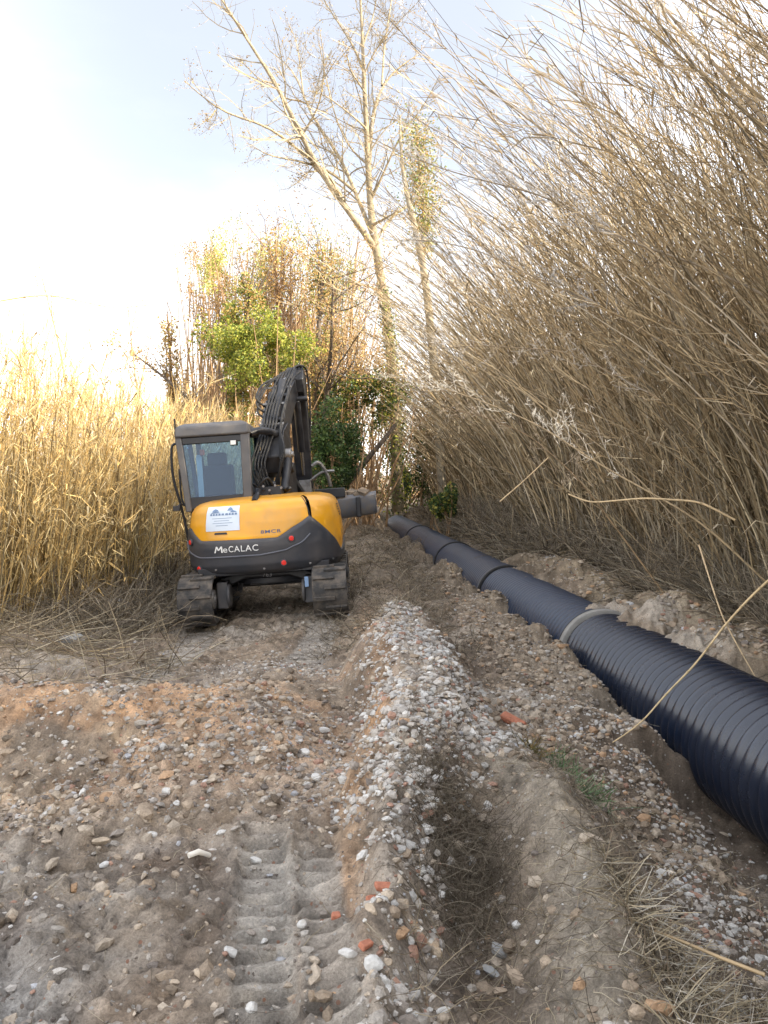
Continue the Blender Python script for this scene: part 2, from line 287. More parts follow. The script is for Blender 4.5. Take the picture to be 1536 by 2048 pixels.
# ------------------------------------------------------------ tubes, leaves, stones in bulk
def tube_arrays(Pt, Rd, S=3, off=0):
    """Pt (N,K,3), Rd (N,K) -> verts, quads"""
    Nn, K, _ = Pt.shape
    T = np.gradient(Pt, axis=1); T /= np.linalg.norm(T, axis=-1, keepdims=True) + 1e-9
    ref = np.where(np.abs(T[..., 2:3]) > .8, np.array([0., 1., 0.]), np.array([0., 0., 1.]))
    ref = np.repeat(ref[:, K // 2:K // 2 + 1], K, axis=1)
    A = np.cross(T, ref); A /= np.linalg.norm(A, axis=-1, keepdims=True) + 1e-9; B = np.cross(T, A)
    an = np.arange(S) * 2 * math.pi / S
    V = Pt[:, :, None] + Rd[:, :, None, None] * (A[:, :, None] * np.cos(an)[:, None] + B[:, :, None] * np.sin(an)[:, None])
    i = np.arange(Nn * K * S).reshape(Nn, K, S); j = np.roll(i, -1, axis=2)
    Qd = np.stack([i[:, :-1], j[:, :-1], j[:, 1:], i[:, 1:]], -1).reshape(-1, 4)
    return V.reshape(-1, 3), Qd + off
class Acc:
    def __init__(s): s.V = []; s.Q = []; s.T = []; s.C = []; s.n = 0
    def tubes(s, Pt, Rd, S=3, tint=None):
        Pt = np.asarray(Pt, float); Rd = np.asarray(Rd, float)
        if Pt.ndim == 2: Pt = Pt[None]; Rd = Rd[None]
        V, Qd = tube_arrays(Pt, Rd, S, s.n); s.V.append(V); s.Q.append(Qd); s.n += len(V)
        tint = np.ones((len(Pt), 3)) if tint is None else np.broadcast_to(np.asarray(tint, float), (len(Pt), 3))
        s.C.append(np.repeat(tint, Pt.shape[1] * S, axis=0)); return s
    def quads(s, V4, tint=None):
        V4 = np.asarray(V4); n = len(V4); s.V.append(V4.reshape(-1, 3)); s.Q.append(np.arange(n * 4).reshape(n, 4) + s.n); s.n += n * 4
        tint = np.ones((n, 3)) if tint is None else np.broadcast_to(np.asarray(tint, float), (n, 3)); s.C.append(np.repeat(tint, 4, axis=0)); return s
    def raw(s, V, T, tint): s.V.append(V); s.T.append(T + s.n); s.n += len(V); s.C.append(tint); return s
    def build(s, name, m, parent=None, smooth=False, mw=None):
        V = np.concatenate(s.V)
        if parent is not None:                                    # parts live in the thing's frame
            V = V - np.array(parent.matrix_basis.translation)
        return mesh_np(name, V, np.concatenate(s.Q) if s.Q else None, np.concatenate(s.T) if s.T else None, m, parent, np.concatenate(s.C), smooth)
def leaf_quads(rng, C, size, asp=.55, droop=0, flat=0):
    n = len(C); d = rng.normal(size=(n, 3)); d[:, 2] -= droop; d /= np.linalg.norm(d, axis=1, keepdims=True)
    e = rng.normal(size=(n, 3)); e = np.cross(d, e); e /= np.linalg.norm(e, axis=1, keepdims=True) + 1e-9
    L = (size * rng.uniform(.6, 1.3, n))[:, None] if np.isscalar(size) else size[:, None]; W = L * asp
    return np.stack([C - d * L * .5, C + e * W * .5, C + d * L * .5, C - e * W * .5], 1)
g_ = (1 + 5 ** .5) / 2
ICO = np.array([(-1, g_, 0), (1, g_, 0), (-1, -g_, 0), (1, -g_, 0), (0, -1, g_), (0, 1, g_), (0, -1, -g_), (0, 1, -g_), (g_, 0, -1), (g_, 0, 1), (-g_, 0, -1), (-g_, 0, 1)]) / 1.9
ICF = np.array([(0, 11, 5), (0, 5, 1), (0, 1, 7), (0, 7, 10), (0, 10, 11), (1, 5, 9), (5, 11, 4), (11, 10, 2), (10, 7, 6), (7, 1, 8), (3, 9, 4), (3, 4, 2), (3, 2, 6), (3, 6, 8), (3, 8, 9), (4, 9, 5), (2, 4, 11), (6, 2, 10), (8, 6, 7), (9, 8, 1)])
def stones(rng, C, size):
    n = len(C); sh = ICO[None] * rng.uniform(.72, 1.25, (n, 12, 1)) * np.stack([rng.uniform(.8, 1.35, n), rng.uniform(.6, 1.0, n), rng.uniform(.4, .8, n)], 1)[:, None]
    a = rng.uniform(0, 6.28, n); b = rng.normal(0, .45, n); ca, sa, cb, sb = np.cos(a), np.sin(a), np.cos(b), np.sin(b)
    x, y, z = sh[..., 0], sh[..., 1], sh[..., 2]
    y, z = y * cb[:, None] - z * sb[:, None], y * sb[:, None] + z * cb[:, None]
    x, y = x * ca[:, None] - y * sa[:, None], x * sa[:, None] + y * ca[:, None]
    V = np.stack([x, y, z], -1) * size[:, None, None] + C[:, None]
    T = (ICF[None] + (np.arange(n) * 12)[:, None, None]).reshape(-1, 3)
    return V.reshape(-1, 3), T
M_stone = mat('crushed_stone', (1, 1, 1), .85, tint=True, var=.25, vs=60, bump=.5, bs=120, spec=.25)
PAL = np.array([(.56, .54, .50), (.50, .46, .41), (.40, .36, .31), (.30, .26, .22), (.46, .38, .29), (.20, .17, .145), (.36, .22, .16), (.42, .42, .43)])
rng = np.random.default_rng(4)
def scatter_stones(n, xr, yr, smin, smax, pal_p, dens=None, power=2.5):
    x = rng.uniform(*xr, n); y = yr[0] * (yr[1] / yr[0]) ** rng.uniform(0, 1, n)
    keep = np.ones(n, bool) if dens is None else rng.uniform(0, 1, n) < dens(x, y)
    x, y = x[keep], y[keep]; n = len(x)
    s = smin + (smax - smin) * rng.uniform(0, 1, n) ** (power + .8)
    C = np.stack([x, y, height(x, y) + s * rng.uniform(-.25, .15, n)], 1)
    t = PAL[rng.choice(len(PAL), n, p=pal_p)] * rng.uniform(.75, 1.15, (n, 1))
    V, T = stones(rng, C, s); return V, T, np.repeat(t, 12, axis=0)
rxf = lambda y: np.interp(y, [2, 3.3, 4.05, 5, 6.2, 8, 10], [.05, .07, .15, .28, .28, .16, .05])
rwf = lambda y: np.interp(y, [2, 3.3, 4.05, 5, 6.2, 8, 10], [.09, .16, .30, .42, .38, .26, .12])
SOILP = np.array([(.35, .275, .20), (.27, .21, .15), (.42, .35, .27), (.19, .15, .11), (.46, .30, .18)])
p_grey = [.30, .24, .16, .09, .08, .03, .08, .02]
acc = Acc()
p_white = [.26, .24, .17, .10, .09, .03, .07, .04]; p_brn = [.03, .07, .19, .28, .23, .13, .05, .02]; p_mix = [.05, .12, .25, .26, .17, .08, .04, .03]
acc.raw(*scatter_stones(30000, (-.4, .9), (2.2, 9), .007, .038, p_grey, lambda x, y: np.exp(-(np.abs(x - rxf(y)) / rwf(y)) ** 4) * (.3 + .7 * ss(3.2, 4.2, y)) * np.clip(.8 + 1.3 * fbm(x * 2.5, y * 2.5, 6, 3), .08, 1)))
acc.raw(*scatter_stones(26000, (-3.6, -.1), (2.1, 9), .003, .028, p_mix, lambda x, y: np.clip(.25 + 1.3 * fbm(x * .9, y * .9, 91, 3), .05, 1) * (.35 + .65 * ss(3.7, 4.2, y))))
acc.raw(*scatter_stones(9000, (-3.2, -.25), (3.9, 5.6), .008, .036, p_brn, lambda x, y: np.clip(.4 + 1.6 * fbm(x * 1.5, y * 1.5, 95, 3), .0, 1)))
acc.raw(*scatter_stones(13000, (1.1, 2.9), (2.6, 6.6), .007, .032, p_grey, lambda x, y: np.exp(-((x - np.interp(y, [3, 4, 5, 6], [1.8, 1.85, 1.85, 1.75])) / .5) ** 4) * np.clip(.6 + 1.4 * vn(x * 3, y * 3, 97), .05, 1)))
acc.raw(*scatter_stones(7000, (.9, 2.1), (5.5, 14), .009, .035, p_mix, lambda x, y: np.clip(.45 + fbm(x * 2, y * 2, 99, 3), 0, 1)))
acc.raw(*scatter_stones(6000, (2.6, 4.6), (7, 15), .010, .045, p_mix, lambda x, y: (x - ax(y) > .25) * (x - ax(y) < 1.5) * np.clip(.5 + fbm(x * 2, y * 2, 93, 3), 0, 1)))
acc.raw(*scatter_stones(5000, (-1.6, -.35), (6.2, 8), .006, .02, p_white, lambda x, y: gauss(x, y, -.95, 7.0, .5, .45)))
acc.raw(*scatter_stones(9000, (-4, 4), (2.1, 24), .006, .028, p_mix, None))
acc.raw(*scatter_stones(9000, (.25, 1.0), (4.6, 7.2), .006, .04, p_grey, lambda x, y: np.clip(.35 + 1.8 * fbm(x * 2.2, y * 2.2, 196, 3), 0, 1)))
_P = PAL; PAL = SOILP; p_s = [.34, .22, .24, .12, .08]
acc.raw(*scatter_stones(15000, (-3.4, 1.3), (2.1, 9), .006, .045, p_s, lambda x, y: np.clip(.45 + 1.6 * fbm(x * 1.8, y * 1.8, 191, 3), .03, 1) * (.3 + .7 * ss(3.7, 4.2, y)), 3.5)); acc.raw(*scatter_stones(7000, (.9, 2.2), (4.5, 16), .008, .05, p_s, None, 3)); acc.raw(*scatter_stones(4000, (2.4, 4.4), (6, 15), .008, .05, p_s, lambda x, y: (x - ax(y) > .25) * 1.0, 3)); PAL = _P
grav = acc.build('gravel', M_stone); tag(grav, 'loose gravel, chippings and broken rubble strewn over the soil', 'gravel', kind='stuff')
# ------------------------------------------------------------ drain pipe in sections
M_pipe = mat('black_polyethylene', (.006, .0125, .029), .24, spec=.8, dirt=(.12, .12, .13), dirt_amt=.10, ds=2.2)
M_pipe2 = mat('sky_tinted_polyethylene', (.022, .034, .062), .38, spec=.6, dirt=(.12, .12, .13), dirt_amt=.12, ds=2)  # far pipes: sky reflection painted in as a bluer, paler base
M_collar = mat('dusty_grey_collar', (.27, .26, .24), .7, var=.2, vs=12)
M_gasket = mat('black_rubber', (.015, .015, .016), .6)
def revolve(name, prof, m, parent, S=72, smooth=True):
    """prof: list of (u along the axis, r); the axis is local +Y"""
    pr = np.array(prof); a = np.arange(S) * 2 * math.pi / S
    V = np.stack([pr[:, None, 1] * np.cos(a), np.repeat(pr[:, :1], S, 1), pr[:, None, 1] * np.sin(a)], -1)
    i = np.arange(len(pr) * S).reshape(len(pr), S); j = np.roll(i, -1, 1)
    return mesh_np(name, V, np.stack([i[:-1], i[1:], j[1:], j[:-1]], -1).reshape(-1, 4), mat=m, parent=parent, smooth=smooth)
YB = [-.8, 4.2, 9.15, 13.6, 18.4, 24.4, 31.0]; adir = math.atan2(-.0894, 1)
pl = ['nearest ribbed black drain pipe, filling the bottom right of the trench', 'ribbed black drain pipe whose far end carries the black joint ring, soil spilling over it',
      'black drain pipe just beyond the pale grey joint collar', 'black drain pipe half covered by spoil, third joint from the far end', 'black drain pipe with dark joint rings, second from the far end',
      'farthest short black drain pipe, ending at the foot of the ivy trees']
pl = ['ribbed black drain pipe at bottom right, the nearest and widest length', 'ribbed black drain pipe running up to the pale grey joint collar, spoil on top', 'black drain pipe directly beyond the pale grey joint collar, its ribs fading',
      'smooth looking black drain pipe beyond the second thin joint ring', 'narrow black drain pipe between the two far joint rings', 'farthest black drain pipe, its open end by the ivied tree']
for k in range(6):
    y0, y1 = YB[k], YB[k + 1]; L = (y1 - y0) / math.cos(adir) - .012
    pe = empty('drain_pipe', (ax(y0), y0, AZ), label=pl[k], cat='pipe', group='lengths of black drain pipe laid end to end in the trench'); pe.rotation_euler = (0, 0, -adir)
    prof = []; pit = .118; n = int((L - .2) / pit); u0 = .1; am = .034 if k < 2 else (.018 if k == 2 else .007)
    prof += [(0, PR - am), (u0 * .9, PR - am)]
    for q in range(n):
        u = u0 + q * pit; prof += [(u + .012, PR - am), (u + .022, PR - am * .45), (u + .034, PR - am * .14), (u + .048, PR - .001), (u + .060, PR - .0005), (u + .074, PR - am * .14), (u + .086, PR - am * .45), (u + .096, PR - am)]
    prof += [(L, PR - am), (L, PR - .07), (L - .5, PR - .075)]
    prof = [(0.5, PR - .075), (0, PR - .07)] + prof
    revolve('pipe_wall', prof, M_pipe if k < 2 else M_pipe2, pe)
    wd = .13 if k <= 1 else .07
    cp = [(L - wd * .7, PR - am), (L - wd * .7, PR + .012), (L - wd * .66, PR + .024), (L - wd * .1, PR + .026), (L - wd * .02, PR + .018), (L, PR - am)]
    if k < 5: revolve('joint_collar', cp, M_collar if k == 1 else M_gasket, pe)
    if k > 0: revolve('rubber_gasket' if k != 3 else 'pale_joint_ring', [(.005, PR - am), (.005, PR + .012), (.02, PR + .02), (.04, PR + .012), (.04, PR - am)], M_gasket if k != 3 else M_collar, pe)
# ------------------------------------------------------------ excavator
M_yel = mat('amber_paint', (.80, .37, .012), .33, coat=.35, dirt=(.40, .29, .16), dirt_amt=.42, ds=2.2)
M_gry = mat('dark_grey_paint', (.040, .043, .052), .42, dirt=(.12, .10, .085), dirt_amt=.35, ds=3)
M_cab = mat('cab_grey_paint', (.085, .085, .09), .5, dirt=(.2, .17, .14), dirt_amt=.4, ds=4)
M_blk = mat('black_steel_paint', (.012, .013, .017), .36, dirt=(.055, .055, .06), dirt_amt=.45, ds=6)
M_steel = mat('worn_steel', (.30, .30, .30), .5, .8, dirt=(.13, .10, .08), dirt_amt=.7, ds=9)
M_chrome = mat('chromed_rod', (.7, .7, .72), .15, 1)
M_rub = mat('track_rubber', (.040, .039, .038), .85, dirt=(.20, .165, .13), dirt_amt=.75, ds=7, bump=.3, bs=60)
M_red = mat('red_reflector', (.75, .02, .012), .25, coat=.5)
M_white = mat('white_lettering', (.78, .78, .76), .6)
M_stick = mat('pale_sticker', (.60, .68, .78), .45)
M_ink = mat('dark_blue_ink', (.06, .10, .20), .6)
M_seat = mat('charcoal_fabric', (.012, .012, .014), .9)
M_oran = mat('orange_reflection', (.75, .12, .02), .4)
def glass_mat():
    m = bpy.data.materials.new('tinted_window_glass'); m.use_nodes = True; t = m.node_tree; o = t.nodes['Material Output']; t.nodes.remove(t.nodes['Principled BSDF'])
    tr = N(t, 'ShaderNodeBsdfTransparent'); tr.inputs[0].default_value = (.60, .74, .88, 1); gl = N(t, 'ShaderNodeBsdfGlossy'); gl.inputs['Roughness'].default_value = .04; gl.inputs[0].default_value = (.75, .85, 1, 1)
    fr = N(t, 'ShaderNodeLayerWeight'); fr.inputs[0].default_value = .35; mr = N(t, 'ShaderNodeMapRange'); mr.inputs[3].default_value = .035; mr.inputs[4].default_value = .4
    t.links.new(fr.outputs['Facing'], mr.inputs[0]); ms = N(t, 'ShaderNodeMixShader'); t.links.new(mr.outputs[0], ms.inputs[0]); t.links.new(tr.outputs[0], ms.inputs[1]); t.links.new(gl.outputs[0], ms.inputs[2]); t.links.new(ms.outputs[0], o.inputs[0]); return m
M_glass = glass_mat()
SLEW = False
class MB:
    def __init__(s): s.v = []; s.f = []
    def add(s, V, Fc):
        n = len(s.v); s.v += [tuple(map(float, p)) for p in V]; s.f += [tuple(i + n for i in f) for f in Fc]; return s
    def box(s, c, d, rot=None):
        V = [Vector((x * d[0] / 2, y * d[1] / 2, z * d[2] / 2)) for x in (-1, 1) for y in (-1, 1) for z in (-1, 1)]
        if rot is not None: V = [rot @ v for v in V]
        c = Vector(c); return s.add([v + c for v in V], [(0, 1, 3, 2), (4, 6, 7, 5), (0, 4, 5, 1), (2, 3, 7, 6), (0, 2, 6, 4), (1, 5, 7, 3)])
    def cyl(s, a, b, r, r2=None, n=20):
        a, b = Vector(a), Vector(b); r2 = r if r2 is None else r2; t = (b - a).normalized(); u = t.orthogonal().normalized(); w_ = t.cross(u)
        V = [a + r * (u * math.cos(k * 2 * math.pi / n) + w_ * math.sin(k * 2 * math.pi / n)) for k in range(n)] + [b + r2 * (u * math.cos(k * 2 * math.pi / n) + w_ * math.sin(k * 2 * math.pi / n)) for k in range(n)]
        return s.add(V, [(k, (k + 1) % n, n + (k + 1) % n, n + k) for k in range(n)] + [tuple(range(n))[::-1], tuple(range(n, 2 * n))])
    def tube(s, pts, r, n=8):
        pts = [Vector(p) for p in pts]
        if len(pts) > 2:                                           # Catmull-Rom smoothing
            q = [pts[0]] + pts + [pts[-1]]; o = []
            for i in range(1, len(q) - 2):
                for k in range(6):
                    t = k / 6; o.append(.5 * (2 * q[i] + (q[i + 1] - q[i - 1]) * t + (2 * q[i - 1] - 5 * q[i] + 4 * q[i + 1] - q[i + 2]) * t * t + (3 * q[i] - q[i - 1] - 3 * q[i + 1] + q[i + 2]) * t ** 3))
            pts = o + [pts[-1]]
        A = np.array([tuple(p) for p in pts])[None]; V, Qd = tube_arrays(A, np.full(A.shape[:2], r), n); return s.add(V, [tuple(f) for f in Qd])
    def prism(s, prof, x0, x1):
        """outline in (y, z) pushed from x0 to x1"""
        n = len(prof); V = [(x0, y, z) for y, z in prof] + [(x1, y, z) for y, z in prof]
        return s.add(V, [tuple(range(n)), tuple(range(2 * n - 1, n - 1, -1))] + [(k, n + k, n + (k + 1) % n, (k + 1) % n) for k in range(n)])
    def build(s, name, m, parent, bevel=.012, smooth=False, seg=2):
        if SLEW: s.v = [(x - .12 + .15 * min(1.5, max(-.3, y - .1)), y, z) for x, y, z in s.v]
        me = bpy.data.meshes.new(name); me.from_pydata(s.v, [], s.f); me.materials.append(m)
        import bmesh
        bm = bmesh.new(); bm.from_mesh(me); bmesh.ops.recalc_face_normals(bm, faces=bm.faces); bm.to_mesh(me); bm.free()
        o = bpy.data.objects.new(name, me); col.objects.link(o); o.parent = parent
        if smooth or bevel: me.polygons.foreach_set('use_smooth', [True] * len(me.polygons))
        if bevel:
            b = o.modifiers.new('bevel', 'BEVEL'); b.width = bevel; b.segments = seg; b.limit_method = 'ANGLE'; b.angle_limit = R(40)
        if smooth or bevel:
            try: me.set_sharp_from_angle(angle=R(42))
            except Exception: pass
        return o
ex = empty('excavator', (-1.52, 11.15, -.09), label='amber and dark grey tracked midi excavator with black boom, seen from behind on the track', cat='excavator')
ex.rotation_euler = (0, R(-4.0), R(2.0))
# --- tracks
def track(cx):
    tw = .43; r = .30; hl = 1.02; zc = .315
    tr = MB(); npt = 96; per = []
    # outline of the belt: half circle at the back, sagging top, half circle in front
    def belt(rr):
        P_ = []
        for k in range(20): a = math.pi / 2 + math.pi * k / 19; P_.append((-hl + rr * math.cos(a), zc + rr * math.sin(a)))
        for k in range(1, 12): P_.append((-hl + 2 * hl * k / 12, zc - rr))
        for k in range(20): a = -math.pi / 2 + math.pi * k / 19; P_.append((hl + rr * math.cos(a), zc + rr * math.sin(a)))
        for k in range(1, 12): t = k / 12; P_.append((hl - 2 * hl * t, zc + rr - .03 * math.sin(math.pi * t)))
        return P_
    o_, i_ = belt(r), belt(r - .045); n = len(o_)
    V = [(x, y, z) for x in (cx - tw / 2, cx + tw / 2) for (y, z) in o_] + [(x, y, z) for x in (cx - tw / 2, cx + tw / 2) for (y, z) in i_]
    Fc = []
    for k in range(n):
        j = (k + 1) % n
        Fc += [(k, j, n + j, n + k), (2 * n + k, 3 * n + k, 3 * n + j, 2 * n + j), (k, 2 * n + k, 2 * n + j, j), (n + k, n + j, 3 * n + j, 3 * n + k)]
    tr.add(V, Fc)
    # lugs: staggered bars round the belt
    seg = []; tot = 0
    for k in range(n):
        a, b = Vector(o_[k]), Vector(o_[(k + 1) % n]); seg.append((a, b, tot)); tot += (b - a).length
    nl = 46
    for q in range(nl):
        s_ = tot * q / nl
        for a, b, t0 in seg:
            if t0 <= s_ < t0 + (b - a).length + 1e-9:
                p = a.lerp(b, (s_ - t0) / (b - a).length); d = (b - a).normalized(); ang = math.atan2(d.y, d.x); break
        nrm = Vector((d.y, -d.x)); cen = Vector((hl * max(-1, min(1, p.x / hl)), zc)); 
        if (p - cen).dot(nrm) < 0: nrm = -nrm
        c = p + nrm * .012; off = .07 if q % 2 else -.07
        tr.box((cx + off, c.x, c.y), (tw * .62, .052, .034), Matrix.Rotation(ang, 3, 'X'))
    t = tr.build('track', M_rub, ex, .006)
    f = MB(); f.box((cx, 0, zc), (.17, 1.75, .22)); f.box((cx, 0, zc + .13), (.12, 1.3, .05)); f.build('track_frame', M_gry, t, .02)
    for (nm, yy, rr) in (('drive_sprocket', -hl, .235), ('idler_wheel', hl, .235)):
        m_ = MB(); m_.cyl((cx - .1, yy, zc), (cx + .1, yy, zc), rr, n=32); m_.cyl((cx - .2, yy, zc), (cx + .2, yy, zc), .12, n=24); m_.cyl((cx - .215, yy, zc), (cx + .215, yy, zc), .05, n=16)
        m_.build(nm, M_steel if nm[0] == 'd' else M_gry, t, .012)
    for yy in (-.6, -.2, .2, .6):
        m_ = MB(); m_.cyl((cx - .14, yy, .15), (cx + .14, yy, .15), .1, n=20); m_.build('track_roller', M_gry, t, .01)
track(-.83); track(.83)
# --- undercarriage
u = MB(); u.cyl((0, 0, .48), (0, 0, .62), .42, n=40); u.cyl((0, 0, .40), (0, 0, .48), .50, n=40); u.build('slew_ring', M_gry, ex, .01)
u = MB()
fr = [(-.62, .30), (-.5, .42), (-.28, .50), (.28, .50), (.5, .42), (.62, .30), (.62, .52), (.5, .56), (-.5, .56), (-.62, .52)]
u.add([(x, -.62, z) for x, z in fr] + [(x, .55, z) for x, z in fr], [tuple(range(10)), tuple(range(19, 9, -1))] + [(k, (k + 1) % 10, 10 + (k + 1) % 10, 10 + k) for k in range(10)])
u.build('undercarriage_frame', M_blk, ex, .02)
for sx in (-1, 1):
    u = MB(); u.box((sx * .56, -.72, .33), (.14, .30, .34)); u.cyl((sx * .50, -.80, .32), (sx * .46, -.80, .32), .15, n=24); u.build('final_drive', M_cab, ex, .015)
u = MB(); u.box((.53, -.93, .44), (.05, .03, .13)); u.build('blue_tag', mat('blue_grey_tag', (.25, .38, .58), .5), ex, .004)
# dozer blade in front
u = MB(); u.prism([(1.55, .12), (1.62, .1), (1.68, .3), (1.66, .52), (1.6, .5), (1.6, .3)], -1.0, 1.0); u.box((-.45, 1.1, .3), (.1, 1.0, .1)); u.box((.45, 1.1, .3), (.1, 1.0, .1)); u.build('dozer_blade', M_blk, ex, .01)
# --- slewing platform and body shell
def outl(s):
    """s 0..1 from the front right corner round the rear to the front left corner -> (x, y)"""
    pts = [(1.0, .75), (1.01, .2), (1.01, -.30), (.99, -.55), (.93, -.75), (.82, -.90), (.64, -1.0), (.40, -1.06), (0, -1.09), (-.40, -1.06), (-.64, -1.0), (-.82, -.90), (-.93, -.75), (-.99, -.55), (-1.0, -.30), (-1.0, .2), (-1.0, .75)]
    return pts
OP = np.array(outl(0)); dl_ = np.r_[0, np.cumsum(np.linalg.norm(np.diff(OP, axis=0), axis=1))]
def crom(S_):
    i = np.clip(np.searchsorted(dl_, S_, 'right') - 1, 0, len(OP) - 2); t = ((S_ - dl_[i]) / (dl_[i + 1] - dl_[i]))[:, None]
    p0, p1, p2, p3 = OP[np.clip(i - 1, 0, None)], OP[i], OP[i + 1], OP[np.clip(i + 2, None, len(OP) - 1)]
    return .5 * (2 * p1 + (p2 - p0) * t + (2 * p0 - 5 * p1 + 4 * p2 - p3) * t ** 2 + (3 * p1 - p0 - 3 * p2 + p3) * t ** 3)
SL = dl_[-1]; mid = SL / 2; SS = np.linspace(0, SL, 221); OC = crom(SS)
tg = np.gradient(OC, axis=0); tg /= np.linalg.norm(tg, axis=1, keepdims=True); NR = np.stack([-tg[:, 1], tg[:, 0]], 1)
if (NR[110] @ np.array([0, -1])) < 0: NR = -NR
# inset of the body against height
def inset(z): return np.interp(z, [.58, .64, .72, .95, 1.25, 1.40, 1.47, 1.52, 1.545], [.16, .07, .02, 0, .02, .055, .10, .18, .30])
def shell(zf, name, m, lift, s0=0, s1=221, rows=14, cap=None):
    """strip of body between two heights that vary with s, standing `lift` proud"""
    sel = slice(s0, s1); X = OC[sel]; Nn = NR[sel]; S_ = SS[sel]
    lo, hi = zf(S_ - mid); T_ = np.linspace(0, 1, rows)[:, None]; Z = lo + (hi - lo) * T_
    D = lift - inset(Z); edge = np.minimum(1, np.minimum(T_, 1 - T_) / .06 + .0) if lift > 0 else 1
    D = D - lift * (1 - edge)
    V = np.stack([X[None, :, 0] + Nn[None, :, 0] * D, X[None, :, 1] + Nn[None, :, 1] * D, Z], -1)
    c = len(S_); i = np.arange(rows * c).reshape(rows, c)
    return mesh_np(name, V, np.stack([i[:-1, :-1], i[:-1, 1:], i[1:, 1:], i[1:, :-1]], -1).reshape(-1, 4), mat=m, parent=ex, smooth=True)
# positive (S-mid) runs to the left of the machine; negative to the right
def up(sv): return np.interp(sv, [-2.2, -1.55, -1.20, -.64, -.20, .78, 1.02, 1.6, 2.2], [.90, .84, .80, 1.30, 1.05, 1.06, 1.22, 1.26, 1.26])
shell(lambda s_: (np.full_like(s_, .585), up(s_)), 'counterweight', M_gry, .03, rows=26)
def roofline(s_): return np.full_like(s_, 1.545)
cut = int(np.argmin(np.abs(SS - mid + .66)))
shell(lambda s_: (up(s_) - .03, roofline(s_)), 'engine_hood', M_yel, .008, cut + 1, 221, rows=22)
shell(lambda s_: (up(s_) - .03, roofline(s_) - .0), 'side_panel', M_yel, .008, 0, cut, rows=22)
# top plate of the body
inn = OC - NR * (inset(1.545) - .008)
V = [(x, y, 1.545) for x, y in inn] + [(x * .5, y * .6 - .05, 1.57) for x, y in inn]; n = len(inn)
tp = mesh_np('hood_top', V, [(k, k + 1, n + k + 1, n + k) for k in range(n - 1)], mat=M_yel, parent=ex, smooth=True)
u = MB(); u.add([(x * .5, y * .6 - .05, 1.569) for x, y in inn], [tuple(range(n))]); u.build('deck_plate', M_yel, ex, 0)
u = MB(); u.prism([(-.95, .585), (.8, .585), (.8, .70), (-.95, .70)], -.84, .84); u.box((0, .3, 1.05), (1.7, .9, .8)); u.build('platform', M_blk, ex, .01)
# styling crease on the counterweight, as a raised line
def on_body(sv, z, lift):
    S_ = np.clip(mid + np.asarray(sv, float), 0, SL); X = crom(S_); nn = np.stack([np.interp(S_, SS, NR[:, 0]), np.interp(S_, SS, NR[:, 1])], 1); D = lift - inset(np.asarray(z, float))
    return np.stack([X[:, 0] + nn[:, 0] * D, X[:, 1] + nn[:, 1] * D, np.asarray(z, float)], 1)
sv = np.linspace(-.62, 1.2, 40); zz = np.interp(sv, [-.62, -.5, -.3, 0, .8, 1.05, 1.2], [1.06, .96, .88, .84, .84, .92, 1.04])
u = MB(); A = on_body(sv, zz, .034); u.tube([tuple(p) for p in A], .011, 6); u.build('crease_line', mat('light_grey_edge', (.10, .105, .125), .4), ex, 0, smooth=True)
u = MB(); sv = np.full(12, -.655); zz = np.linspace(1.27, 1.53, 12); u.tube([tuple(p) for p in on_body(sv + np.linspace(.0, .06, 12), zz, .010)], .006, 6); u.build('panel_gap', M_blk, ex, 0)
for q in range(5):
    z0 = 1.24 + q * .035; W = on_body(np.linspace(-1.62, -1.36, 6), np.full(6, z0), .012); W2 = on_body(np.linspace(-1.62, -1.36, 6), np.full(6, z0 + .018), .012); u = MB(); u.add(list(W) + list(W2), [(k, k + 1, 7 + k, 6 + k) for k in range(5)]); u.build('vent_slot', M_blk, ex, 0)
for (s_, z_) in ((-.60, .68), (.60, .68), (-.02, .66), (1.15, .80), (-.95, .70)):
    A = on_body([s_], [z_], .03)[0]; B = on_body([s_], [z_], .042)[0]; u = MB(); u.cyl(A, B, .016, .014, 8); u.build('bolt', M_steel, ex, .002)
# reflectors
for (s_, z) in ((-.38, 1.02), (-.26, .72), (.96, 1.04), (.84, .70)):
    A = on_body([s_], [z], .03)[0]; B = on_body([s_], [z], .062)[0]; u = MB(); u.cyl(A, B, .036, .030, 24); lo_ = u.build('tail_reflector', M_red, ex, .006)
    u = MB(); C_ = Vector(A); D_ = (Vector(B) - C_) * .75; u.cyl(C_, C_ + D_, .045, .044, 24); u.build('reflector_rim', M_gry, lo_, .003)
# lettering: text turned into mesh and laid on the curved body
def letters(txt, name, m, s_c, z_c, h, lift, tilt=0, parent=None, wide=1.0):
    cu = bpy.data.curves.new(name, 'FONT'); cu.body = txt; cu.size = h * 1.4; cu.align_x = 'CENTER'; cu.extrude = .0; cu.offset = .0004; cu.space_character = 1.12
    to = bpy.data.objects.new('tmp_text', cu); col.objects.link(to); bpy.context.view_layer.update()
    me = bpy.data.meshes.new_from_object(to.evaluated_get(bpy.context.evaluated_depsgraph_get())); bpy.data.objects.remove(to)
    import bmesh
    bm = bmesh.new(); bm.from_mesh(me); bmesh.ops.triangulate(bm, faces=bm.faces[:]); bmesh.ops.subdivide_edges(bm, edges=[e for e in bm.edges if e.calc_length() > .03], cuts=1); bm.to_mesh(me); bm.free()
    V = np.array([v.co[:] for v in me.vertices]); sx = -V[:, 0] * wide; W = on_body(s_c + sx, z_c + V[:, 1] + tilt * V[:, 0], lift)
    me.vertices.foreach_set('co', W.astype(np.float32).ravel()); me.materials.clear(); me.materials.append(m); me.update()
    o = bpy.data.objects.new(name, me); col.objects.link(o); o.parent = parent or ex; return o
lt = letters('eCALAC', 'lettering', M_white, .245, .90, .078, .036, wide=1.0)
